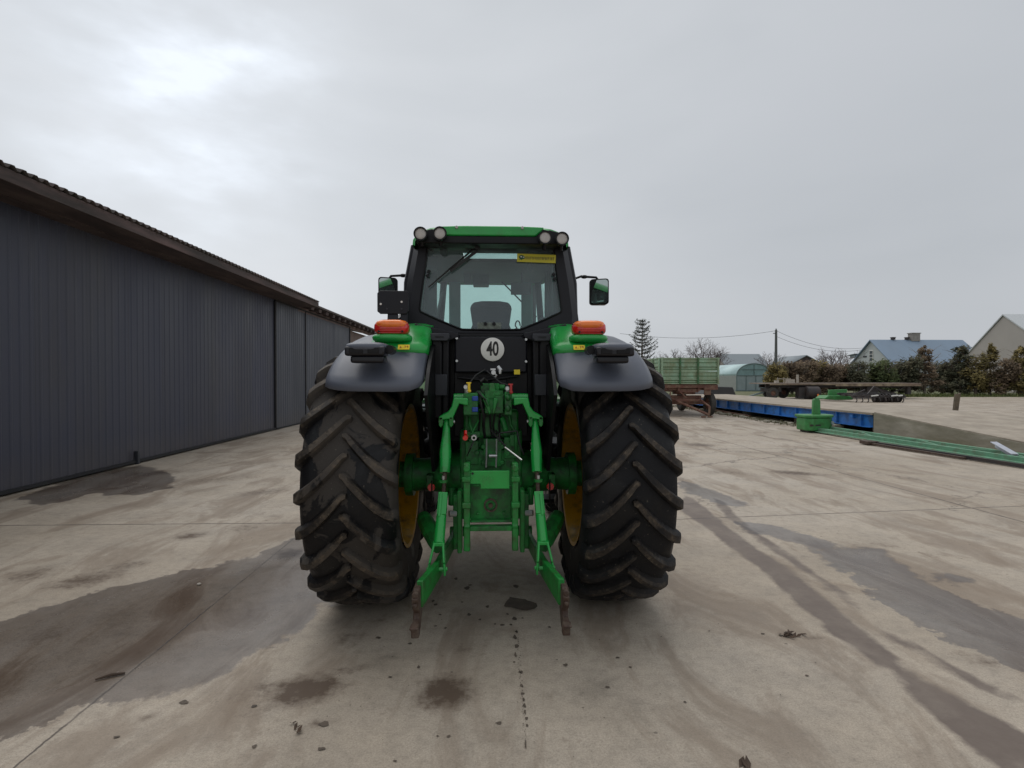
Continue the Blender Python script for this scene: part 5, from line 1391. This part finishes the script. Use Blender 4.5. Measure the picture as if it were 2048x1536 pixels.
for (dx, y, r_) in ((.85, .25, .46), (1.5, 2.1, .46), (2.7, 2.1, .46)):
    x = fx0 + dx
    wq = MB(); wq.lathe([(-.14, .2), (-.16, .34), (-.10, r_), (.10, r_), (.16, .34), (.14, .2)], (x, fy + y, r_), 'y', 28)
    wo = wq.build('wheel', 'old_tyre', fb); MB().lathe([(-.10, .22), (-.04, .16), (-.04, 0)], (x, fy + y, r_), 'y', 18).build('rim', 'wagon_rust', wo)
m_ = MB(); x = fx0 + 3.55; m_.lathe([(-.5, .1), (-.52, .40), (-.48, .50), (.48, .50), (.52, .40), (.5, .1)], (x + .25, fy - .1, .50), 'x', 26); m_.box((x - .35, fy + .1, .50), (.9, .5, .85)); m_.build('twin_wheel', 'dark_steel', fb)
MB().box((x + .45, fy - .63, .3), (.12, .03, .22)).build('reflector', 'lens_orange', fb)
# rails and planks on deck
m_ = MB()
for dx in (1.3, 1.8, 2.1): m_.box((fx0 + dx, fy + .3, fz + .20), (.05, .05, .45))
m_.box((fx0 + 2.9, fy + .3, fz + .33), (.16, .08, .66)); m_.box((fx0 + 1.8, fy + .3, fz + .33), (1.1, .05, .05)); m_.box((fx0 + 1.2, fy + .3, fz + .1), (.25, .3, .2)); m_.box((fx0 + 2.3, fy + .3, fz + .15), (.6, .3, .28))
tag(m_.build('timber_frame', 'stone'), 'small pale timber rack standing on the left end of the flatbed trailer', 'rack')
# green mower
p_ = at(1672, 800, 38.5); gx2 = p_.x; gy2 = 38.5
mw = thing('mower_deck', (gx2, gy2, 0), 'flat bright green mower deck on the ground before the flatbed trailer', 'mower')
MB().prism([(gx2 - 1.1, .18), (gx2 - .8, .40), (gx2 + .5, .42), (gx2 + 1.0, .30), (gx2 + 1.0, .10), (gx2 - .3, .08)], gy2 - .4, gy2 + .8, 'xz').build('deck', 'weight_green', mw, bevel=.04)
MB().prism([(gx2 - .45, .42), (gx2 + .85, .40), (gx2 + .9, .85), (gx2 - .42, .80)], gy2 + .1, gy2 + .3, 'xz').build('guard', 'weight_green', mw, bevel=.02)
# cultivator
p0_ = at(1705, 800, 37.0); p1_ = at(1815, 800, 36.0)
cu = thing('cultivator', ((p0_.x + p1_.x) / 2, 37, 0), 'dark steel cultivator frame with tines and roller lying beside the green mower deck', 'cultivator')
m_ = MB(); xa, xb = p0_.x - .6, p1_.x
for (y, z) in ((36.2, .38), (37.0, .5), (37.7, .55)): m_.box(((xa + xb) / 2, y, z), (xb - xa, .14, .14))
for k in range(7): m_.box((xa + .2 + k * (xb - xa - .4) / 6, 36.9, .47), (.1, 1.7, .1))
m_.bar((xa + 1.4, 36.6, .55), (xa + 2.0, 36.8, 1.1), .08, .08); m_.bar((xa + 2.6, 36.6, .55), (xa + 2.0, 36.8, 1.1), .08, .08); m_.bar((xa + .2, 36.4, .5), (xa + 1.2, 36.6, .85), .07, .07)
m_.build('frame', 'dark_steel', cu, bevel=.01)
for k in range(9):
    x = xa + .2 + k * (xb - xa - .5) / 8
    MB().tube([(x, 36.2, .35), (x, 36.0, .3), (x, 35.95, .12), (x + .02, 36.1, .02)], .035, 5).build('tine', 'dark_steel', cu)
m_ = MB(); m_.lathe([(-.9, .05), (-.9, .24), (.9, .24), (.9, .05)], (xb - 1.1, 36.5, .25), 'x', 14)
for k in range(8): m_.lathe([(-.03, .3), (.03, .3), (.03, .24), (-.03, .24)], (xb - 1.9 + k * .24, 36.5, .28), 'x', 14)
m_.build('roller', 'dark_steel', cu)
m_ = MB()
for (dx, w__) in ((1.5, .5), (2.9, .45), (3.3, .3)): m_.box((xa + dx, 36.05, .47), (w__, .05, .08), (0, R(-6), 0))
m_.build('pale_plate', 'white', cu)

# ---- power pole and wires
ppx = at(1552, 700, 80)
pz = at(1552, 660, 80).z
po_ = thing('power_pole', (ppx.x, 80, 0), 'tall grey concrete power pole behind the hedge and the polytunnel', 'pole')
MB().tube([(ppx.x, 80, 0), (ppx.x, 80, pz)], [.26, .17], 8).build('shaft', 'pole', po_)
MB().box((ppx.x - .2, 80, pz - .5), (.5, .1, .1)).lathe([(0, .0), (0, .08), (.2, .1), (.2, 0)], (ppx.x, 80, pz), 'z', 8).build('insulator', 'wire', po_)
def wire(a, b_, sag, label):
    pts = [a.lerp(b_, t / 14) + Vector((0, 0, -sag * 4 * (t / 14) * (1 - t / 14))) for t in range(15)]
    tag(MB().tube(pts, .022, 4).build('power_line', 'wire'), label, 'power line', 'overhead power lines')
T1 = Vector((ppx.x, 80, pz - .1)); T2 = Vector((ppx.x - .1, 80, pz - .9))
wire(at(1240, 667, 84), T1, .9, 'overhead line running left from the pole top past the spruce')
wire(T1, at(1725, 696, 88), 1.0, 'upper overhead line running right from the pole to the blue-roofed house')
wire(T2, at(1722, 700, 88), 1.0, 'lower overhead line running right from the pole to the blue-roofed house')

# ---- houses
def gable_house(name, label, x0, x1, y0, y1, ze, zr, wallm, roofm, yr=None, over=.35):
    h = thing(name, ((x0 + x1) / 2, (y0 + y1) / 2, 0), label, 'house')
    yr = yr or (y0 + y1) / 2
    MB().prism([(y0, 0), (y1, 0), (y1, ze), (yr, zr - .1), (y0, ze)], x0, x1, 'yz').build('wall', wallm, h)
    t_ = .16; r_ = MB()
    def slope(ya, yb):
        za, zb = (ze, zr)
        k = (zb - za) / (yb - ya); yo = ya - math.copysign(over, yb - ya); zo = za - abs(k) * over
        vs = [(x0 - over, yo, zo), (x1 + over, yo, zo), (x1 + over, yb, zb), (x0 - over, yb, zb)]
        r_.add(vs + [(a, b, c + t_) for a, b, c in vs], [(0, 1, 2, 3), (4, 5, 6, 7), (0, 1, 5, 4), (1, 2, 6, 5), (2, 3, 7, 6), (3, 0, 4, 7)])
    slope(y0, yr); slope(y1, yr)
    ro_ = r_.build('roof', roofm, h, smooth=0)
    return h, ro_
X0 = at(1743, 700, 90).x
zr = at(1743, 680, 90).z - .1
h1, r1 = gable_house('blue_roof_house', 'pale house with a long blue-grey gable roof and a big chimney on its ridge', X0, X0 + 15.6, 85, 95, 4.0, zr, 'house_wall', 'blue_roof')
cc = at(1828, 672, 90)
MB().box((cc.x, 90, zr + .55), (1.45, .9, 1.3)).box((cc.x, 90, zr + 1.25), (1.65, 1.1, .14)).build('chimney', 'brick', r1)
for px_ in (1786, 1814): q = at(px_, 680, 90); MB().box((q.x, 90, zr + .35), (.5, .5, .35)).box((q.x, 90, zr + .55), (.62, .62, .08)).build('roof_vent', 'dark_steel', r1)
fw = MB(); fw.box((X0 - .03, 90.0, 5.35), (.08, .9, 1.9)); f_ = fw.build('window', 'white', h1)
m_ = MB(); 
for z in (4.75, 5.35, 5.95): m_.box((X0 - .08, 90.0, z), (.04, .7, .5))
m_.build('pane', 'window_dark', f_)
MB().box((X0 - .03, 91.6, 5.3), (.06, .9, .25)).build('wall_vent', 'grey_plastic', h1)
MB().box((X0 + .8, 94.4, 5.4), (2.2, 1.4, .5)).box((X0 + .8, 94.6, 5.75), (2.6, 2.0, .12), (R(-6), 0, 0)).build('dormer', 'grey_roof', h1)
X1 = at(2007, 640, 60).x; z1 = at(2007, 631, 60).z
h2, r2 = gable_house('beige_barn', 'tall beige rendered building with a pale roof at the right edge', X1, X1 + 16, 54.0, 65.0, 4.2, z1, 'house_wall2', 'white_roof', yr=60.0, over=.12)
X2 = at(1520, 715, 120).x
gable_house('grey_roof_house', 'distant house with a grey roof behind the polytunnel', X2 - 9.0, X2, 116, 126, 3.6, at(1515, 709, 120).z, 'house_wall2', 'grey_roof')
# light roof visible plane faces us; second small house behind the hedge
X3 = at(1612, 715, 130).x
h4 = thing('small_far_house', (X3, 130, 0), 'small distant brown gabled house just showing above the hedge right of the pole', 'house')
za = at(1612, 711, 130).z
MB().prism([(X3 - 4.2, 0), (X3 + 4.2, 0), (X3 + 4.2, za - 2.2), (X3, za - .1), (X3 - 4.2, za - 2.2)], 130, 140, 'xz').build('wall', 'fascia', h4)
MB().add([(X3 - 4.8, 129.6, za - 2.4), (X3, 129.6, za + .1), (X3 + 4.8, 129.6, za - 2.4), (X3 + 4.8, 141, za - 2.4), (X3, 141, za + .1), (X3 - 4.8, 141, za - 2.4)], [(0, 1, 4, 5), (1, 2, 3, 4)]).build('roof', 'grey_roof', h4, solid=.15)

# ---- vegetation
def clumpy(mb_, c, rad, n_, size, rnd, lobes=9):
    """leaf clumps spread over several lobes inside an uneven crown"""
    cs = []
    for k in range(lobes):
        th = rnd.random() * 2 * pi; ph = rnd.uniform(-.9, 1.2)
        q = rnd.uniform(.25, .8)
        cs.append((Vector((math.cos(th) * rad[0] * q, math.sin(th) * rad[1] * q, math.sin(ph) * rad[2] * .75)), rnd.uniform(.28, .5), rnd.random()))
    for k in range(n_):
        cc_, rr, tn = rnd.choice(cs)
        d = Vector((rnd.gauss(0, 1), rnd.gauss(0, 1), rnd.gauss(0, 1))).normalized() * rr * rnd.random() ** .45
        p_ = Vector(c) + cc_ + Vector((d.x * rad[0], d.y * rad[1], d.z * rad[2]))
        if p_.z < .1: continue
        u = Vector((rnd.gauss(0, 1), rnd.gauss(0, 1), rnd.gauss(0, 1))).normalized(); v = u.orthogonal().normalized()
        s_ = size * rnd.uniform(.5, 1.4)
        mb_.add([p_ - u * s_, p_ + v * s_ * .5, p_ + u * s_, p_ - v * s_ * .45], [(0, 1, 2, 3)])
        mb_.tone.append(min(1, max(0, tn * .6 + rnd.random() * .4)))
def bush_tree(px_, top, w, Y, leaf, label, conical=False, trunk='bark', name='hedge_tree', dens=1.0, base=.3):
    rnd = random.Random(int(px_ * 7 + Y))
    c = at(px_, top, Y); h = c.z
    t = thing(name, (c.x, Y, 0), label, 'tree', 'trees of the hedge beyond the yard')
    tk_ = MB(); tk_.tube([(c.x, Y, 0), (c.x + rnd.uniform(-.1, .1), Y, h * .4), (c.x + rnd.uniform(-.15, .15), Y, h * .85)], [.13, .09, .03], 6)
    for k in range(7):
        a = rnd.random() * 6.28; z_ = h * rnd.uniform(.15, .6); l = w * rnd.uniform(.5, .9)
        tk_.tube([(c.x, Y, z_), (c.x + math.cos(a) * l * .5, Y + math.sin(a) * l * .5, z_ + l * .4), (c.x + math.cos(a) * l, Y + math.sin(a) * l, z_ + l)], [.05, .03, .012], 4)
    for k in range(26):
        a = rnd.random() * 6.28; z_ = h * rnd.uniform(.35, .75); l = w * rnd.uniform(.6, 1.0)
        q_ = Vector((c.x + math.cos(a) * l * .4, Y + math.sin(a) * l * .4, z_ + l * .3)); e_ = Vector((c.x + math.cos(a) * l, Y + math.sin(a) * l, min(h * 1.03, z_ + l * rnd.uniform(.4, .9))))
        tk_.tube([q_, (q_ + e_) / 2 + Vector((0, 0, .08)), e_], [.02, .014, .006], 3, False)
    tk_.build('trunk', trunk, t)
    cr = MB(); cr.tone = []
    n_ = int(rnd.uniform(1900, 3000) * dens)
    if conical:
        for k in range(5):
            zz = h * (.15 + .155 * k); rr = w * (1.10 - .15 * k)
            clumpy(cr, (c.x, Y, zz), (rr, rr, h * .16), n_ // 3, .12, rnd, 12)
        clumpy(cr, (c.x, Y, h * .89), (w * .28, w * .28, h * .09), n_ // 12, .12, rnd, 4)
    else:
        clumpy(cr, (c.x, Y, h * .50), (w, w * .9, h * .42), n_, .12, rnd, 20)
        clumpy(cr, (c.x, Y, h * .3), (w * .9, w * .8, h * .3), n_ // 2, .15, rnd, 10)
    cr.build('crown', leaf, t, fix=False, smooth=0)
HD = [
    (1558, 717, 1.3, 52, 'leaf_olive', 'dense olive-brown hedge tree right beside the polytunnel'), (1585, 716, 1.2, 53, 'leaf_brown', 'brownish hedge tree just right of the power pole'),
    (1610, 715, 1.2, 52, 'leaf_brown', 'brown hedge tree with a leaning pale trunk below the small far house'), (1636, 715, 1.2, 53, 'leaf_olive', 'olive hedge tree left of the bare round tree'),
    (1662, 722, 1.1, 52, 'leaf_brown', 'lower brown hedge tree under the bare round tree'), (1690, 722, 1.2, 53, 'leaf_brown', 'reddish brown hedge tree left of the pale house gable'),
    (1720, 716, 1.1, 51, 'leaf_dark', 'dark hedge tree below the left eave of the pale house'), (1745, 714, 1.1, 52, 'leaf_green', 'green hedge tree straight below the gable window'),
    (1772, 708, 1.2, 51, 'leaf_green', 'rounded green hedge tree below the right slope of the house gable'), (1800, 716, 1.1, 52, 'leaf_dark', 'dark low hedge tree below the two small roof vents'),
    (1818, 702, 1.2, 51, 'leaf_dark', 'dark grey-green hedge tree left of the tall pointed one'), (1850, 687, 1.5, 51, 'leaf_brown', 'tall pointed brownish evergreen before the blue roof'),
    (1884, 718, 1.1, 52, 'leaf_dark', 'low dark hedge tree in the dip before the blue roof'), (1922, 682, 1.5, 50, 'leaf_dark', 'tall dark evergreen at the right end of the blue roof'),
    (1905, 712, 1.1, 51, 'leaf_dark', 'dark bushy tree low beside the tall dark evergreen'), (1952, 700, 1.3, 49, 'leaf_olive', 'olive-brown tree left of the beige building gable'),
    (1980, 684, 1.2, 49, 'leaf_olive', 'pointed olive-brown tree in front of the beige gable'), (2010, 706, 1.3, 48, 'leaf_brown', 'reddish brown bushy tree before the beige building'),
    (2040, 688, 1.4, 48, 'leaf_olive', 'broad olive tree at the right edge of the picture'), (2075, 694, 1.5, 48, 'leaf_green', 'green tree just past the right edge of the picture'),
]
for k, (px_, top, w, Y, lf, lb) in enumerate(HD):
    bush_tree(px_, top, w, Y, lf, lb, conical=(px_ in (1850, 1922, 1980, 2040)), trunk='bark_pale' if k in (2, 5, 11, 16) else 'bark')
# undergrowth behind
ug = MB(); ug.tone = []; rnd = random.Random(5)
for k in range(44):
    px_ = 1540 + k * 13; c = at(px_, 745, 54)
    clumpy(ug, (c.x, 54 + rnd.uniform(-.3, 1.5), .9), (1.2, .8, 1.0), 240, .12, rnd, 5)
tag(ug.build('undergrowth', 'leaf_dark', origin=(40, 54, 0), fix=False, smooth=0), 'dark undergrowth filling the foot of the hedge', 'undergrowth', kind='stuff')

# spruce
c = at(1284, 640, 55); sx, sy, sh_ = c.x, 55, c.z
spn = thing('spruce', (sx, sy, 0), 'sparse spruce with upswept branches rising behind the right fender of the tractor', 'tree')
MB().tube([(sx, sy, 0), (sx, sy, sh_ * .5), (sx + .02, sy, sh_)], [.16, .10, .02], 7).build('trunk', 'bark', spn)
cr = MB(); cr.tone = []; rnd = random.Random(9)
br_ = MB()
for k in range(15):
    z = sh_ * (.30 + .68 * k / 14); L = (1.95 * (1 - k / 15.5) ** .8 + .22)
    for j in range(6):
        a = j * pi / 3 + k * .55 + rnd.uniform(-.25, .25); l = L * rnd.uniform(.65, 1.1)
        p0_ = Vector((sx, sy, z + rnd.uniform(-.1, .1))); d = Vector((math.cos(a), math.sin(a), 0))
        p1_ = p0_ + d * l * .6 + Vector((0, 0, l * .10)); p2_ = p0_ + d * l + Vector((0, 0, l * .42))
        br_.tube([p0_, p1_, p2_], [.028, .018, .008], 4)
        m2 = int(46 * l) + 10
        for q in range(m2):
            t = rnd.uniform(.15, 1.03); p_ = (p0_.lerp(p1_, t / .6) if t < .6 else p1_.lerp(p2_, (t - .6) / .4))
            p_ = p_ + Vector((rnd.gauss(0, .06), rnd.gauss(0, .06), rnd.gauss(0, .055) - .02))
            u = (d + Vector((rnd.gauss(0, .5), rnd.gauss(0, .5), rnd.gauss(0, .4) - .15))).normalized(); v = u.orthogonal().normalized(); s_ = rnd.uniform(.07, .15)
            cr.add([p_ - u * s_ * .3, p_ + v * s_ * .28, p_ + u * s_, p_ - v * s_ * .28], [(0, 1, 2, 3)]); cr.tone.append(rnd.random())
cr.build('crown', 'leaf_spruce', spn, fix=False, smooth=0)
br_.build('branches', 'bark', spn)

# bare trees
def bare_tree(px_, top, w, Y, label, n0=7, seed=1):
    rnd = random.Random(seed); c = at(px_, top, Y); h = c.z
    t = thing('bare_tree', (c.x, Y, 0), label, 'tree', 'leafless trees on the skyline')
    m1 = MB(); m2 = MB()
    m1.tube([(c.x, Y, 0), (c.x, Y, h * .35)], [.22, .16], 6)
    def grow(p_, d, l, r_, lev):
        e = p_ + d * l
        (m1 if lev < 2 else m2).tube([p_, (p_ + e) / 2 + Vector((rnd.gauss(0, .05), rnd.gauss(0, .05), 0)) * l, e], [r_, r_ * .8, r_ * .55], 4 if lev < 2 else 3, False)
        if lev >= 4: return
        for k in range(3 if lev < 3 else 4):
            d2 = (d + Vector((rnd.gauss(0, .5), rnd.gauss(0, .5), rnd.gauss(.08, .32)))).normalized()
            grow(e if k else (p_ + e) / 2, d2, l * rnd.uniform(.55, .8), r_ * .6, lev + 1)
    for k in range(n0):
        a = 2 * pi * k / n0 + rnd.random(); sp_ = rnd.uniform(.2, 1.0)
        d = Vector((math.cos(a) * sp_ * w / (h * .4), math.sin(a) * sp_ * w / (h * .4), 1)).normalized()
        grow(Vector((c.x, Y, h * .32)), d, h * .30, .08, 0)
    m1.build('trunk', 'twig', t, fix=False); m2.build('crown', 'twig', t, fix=False)
bare_tree(1402, 686, 2.6, 90, 'round leafless reddish tree behind the green wagon', 9, 1)
bare_tree(1434, 700, 1.6, 92, 'smaller leafless tree at the right corner of the green wagon', 6, 2)
bare_tree(1346, 703, 1.5, 88, 'thin leafless tree behind the left part of the green wagon', 5, 3)
bare_tree(1662, 703, 2.4, 75, 'leafless spreading tree left of the pale house', 8, 4)
bare_tree(1540, 706, 1.6, 95, 'thin leafless tree left of the power pole', 5, 5)
bare_tree(1690, 700, 1.4, 85, 'slender leafless saplings close to the pale house gable', 4, 6)

# grass verge and field
fd = MB(); fd.add([(-900, 48.5, .006), (900, 48.5, .006), (900, 1500, .006), (-900, 1500, .006)], [(0, 1, 2, 3)])
fm = mat('field_grass', (.10, .115, .045), .95, var=.3, scale=.4, dirt=(.13, .12, .06), dirt_amt=.4, dirt_scale=.2)
struct(fd.build('field', fm, origin=(0, 60, 0), smooth=0, fix=False))
fd = MB(); fd.add([(24, 46.2, .010), (80, 45.4, .010), (80, 50, .010), (24, 50, .010)], [(0, 1, 2, 3)])
struct(fd.build('grass_verge_ground', 'grass', origin=(50, 47, 0), smooth=0, fix=False))
gr = MB(); gr.tone = []
for k in range(3500):
    x = random.uniform(26, 62); blades(gr, (x, random.uniform(45.6, 50.5) , 0), 4, random.choice((.12, .16, .3)), .15)
tag(gr.build('grass', 'grass', origin=(44, 48, 0), fix=False, smooth=0), 'green grass verge along the foot of the hedge', 'grass', kind='stuff')
# distant woodland
dw = MB(); dw.tone = []; rnd = random.Random(21)
for k in range(330):
    x = rnd.uniform(-260, 330); clumpy(dw, (x, rnd.uniform(220, 260), 1.4), (9, 5, rnd.uniform(2.2, 4.2)), 80, 1.0, rnd, 6)
tag(dw.build('far_woodland', 'leaf_brown', origin=(0, 240, 0), fix=False, smooth=0), 'faint line of far trees along the horizon', 'woodland', kind='stuff')

# =================================================================== LIGHT
w = bpy.data.worlds.new('World'); scene.world = w; w.use_nodes = True
nt = w.node_tree; bg = nt.nodes['Background']
sky = N(nt, 'ShaderNodeTexSky', sky_type='NISHITA'); sky.sun_disc = False
SE, SR = R(62), R(-28)
sky.sun_elevation = SE; sky.sun_rotation = SR
sky.air_density = 1.2; sky.dust_density = 4
tc = N(nt, 'ShaderNodeTexCoord'); mp = N(nt, 'ShaderNodeMapping'); nt.links.new(tc.outputs['Generated'], mp.inputs[0]); mp.inputs['Scale'].default_value = (1, 1, 2.6)
mp.inputs['Location'].default_value = (.35, .2, .1)
n1 = N(nt, 'ShaderNodeTexNoise'); n1.inputs['Scale'].default_value = 1.5; n1.inputs['Detail'].default_value = 5; n1.inputs['Roughness'].default_value = .45; n1.inputs['Distortion'].default_value = .35
nt.links.new(mp.outputs[0], n1.inputs['Vector'])
rs = ramp(nt, n1.outputs['Fac'], [(.28, (.46, .487, .515)), (.5, (.555, .58, .608)), (.70, (.645, .667, .695))])
dot = N(nt, 'ShaderNodeVectorMath', operation='DOT_PRODUCT'); nt.links.new(tc.outputs['Generated'], dot.inputs[0])
d0 = ray(385, 235).normalized(); dot.inputs[1].default_value = d0
n2 = N(nt, 'ShaderNodeTexNoise'); n2.inputs['Scale'].default_value = 5; n2.inputs['Detail'].default_value = 5; nt.links.new(mp.outputs[0], n2.inputs['Vector'])
dv = mth(nt, 'ADD', dot.outputs['Value'], mth(nt, 'MULTIPLY', mth(nt, 'SUBTRACT', n2.outputs['Fac'], .5), .07))
g1 = mth(nt, 'POWER', mth(nt, 'MAXIMUM', dv, 0), 75.0); g2 = mth(nt, 'POWER', mth(nt, 'MAXIMUM', dot.outputs['Value'], 0), 4.0)
cA = mixc(nt, mth(nt, 'MULTIPLY', g2, .26), rs.outputs['Color'], (.72, .76, .81))
cB = mixc(nt, mth(nt, 'MULTIPLY', g1, .75, clamp=True), cA, (.86, .92, 1.0))
dot2 = N(nt, 'ShaderNodeVectorMath', operation='DOT_PRODUCT'); nt.links.new(tc.outputs['Generated'], dot2.inputs[0]); dot2.inputs[1].default_value = ray(1850, 480).normalized()
g3 = mth(nt, 'MULTIPLY', mth(nt, 'POWER', mth(nt, 'MAXIMUM', mth(nt, 'ADD', dot2.outputs['Value'], mth(nt, 'MULTIPLY', mth(nt, 'SUBTRACT', n1.outputs['Fac'], .5), .25)), 0), 9.0), .5, clamp=True)
cC = mixc(nt, g3, cB, (.40, .42, .455))
cl = mixc(nt, 1.0, cC, (10, 10, 10), 'MULTIPLY')
fin = mixc(nt, .04, cl, sky.outputs['Color'])
nt.links.new(fin, bg.inputs['Color']); bg.inputs['Strength'].default_value = .1
sn = bpy.data.lights.new('sun', 'SUN'); sn.energy = 1.1; sn.angle = R(60); sn.color = (1, .97, .93)
so_ = bpy.data.objects.new('sun', sn); COL.objects.link(so_)
# direction towards the bright part of the sky, front left
az = R(-28)
dirv = Vector((math.sin(az) * math.cos(SE), math.cos(az) * math.cos(SE), math.sin(SE)))
so_.rotation_euler = dirv.to_track_quat('Z', 'Y').to_euler()
so_.location = (-10, 20, 30)

scene.view_settings.view_transform = 'Standard'
scene.view_settings.look = 'None'
scene.view_settings.exposure = 0.12
scene.view_settings.gamma = 1
scene.render.engine = 'CYCLES'
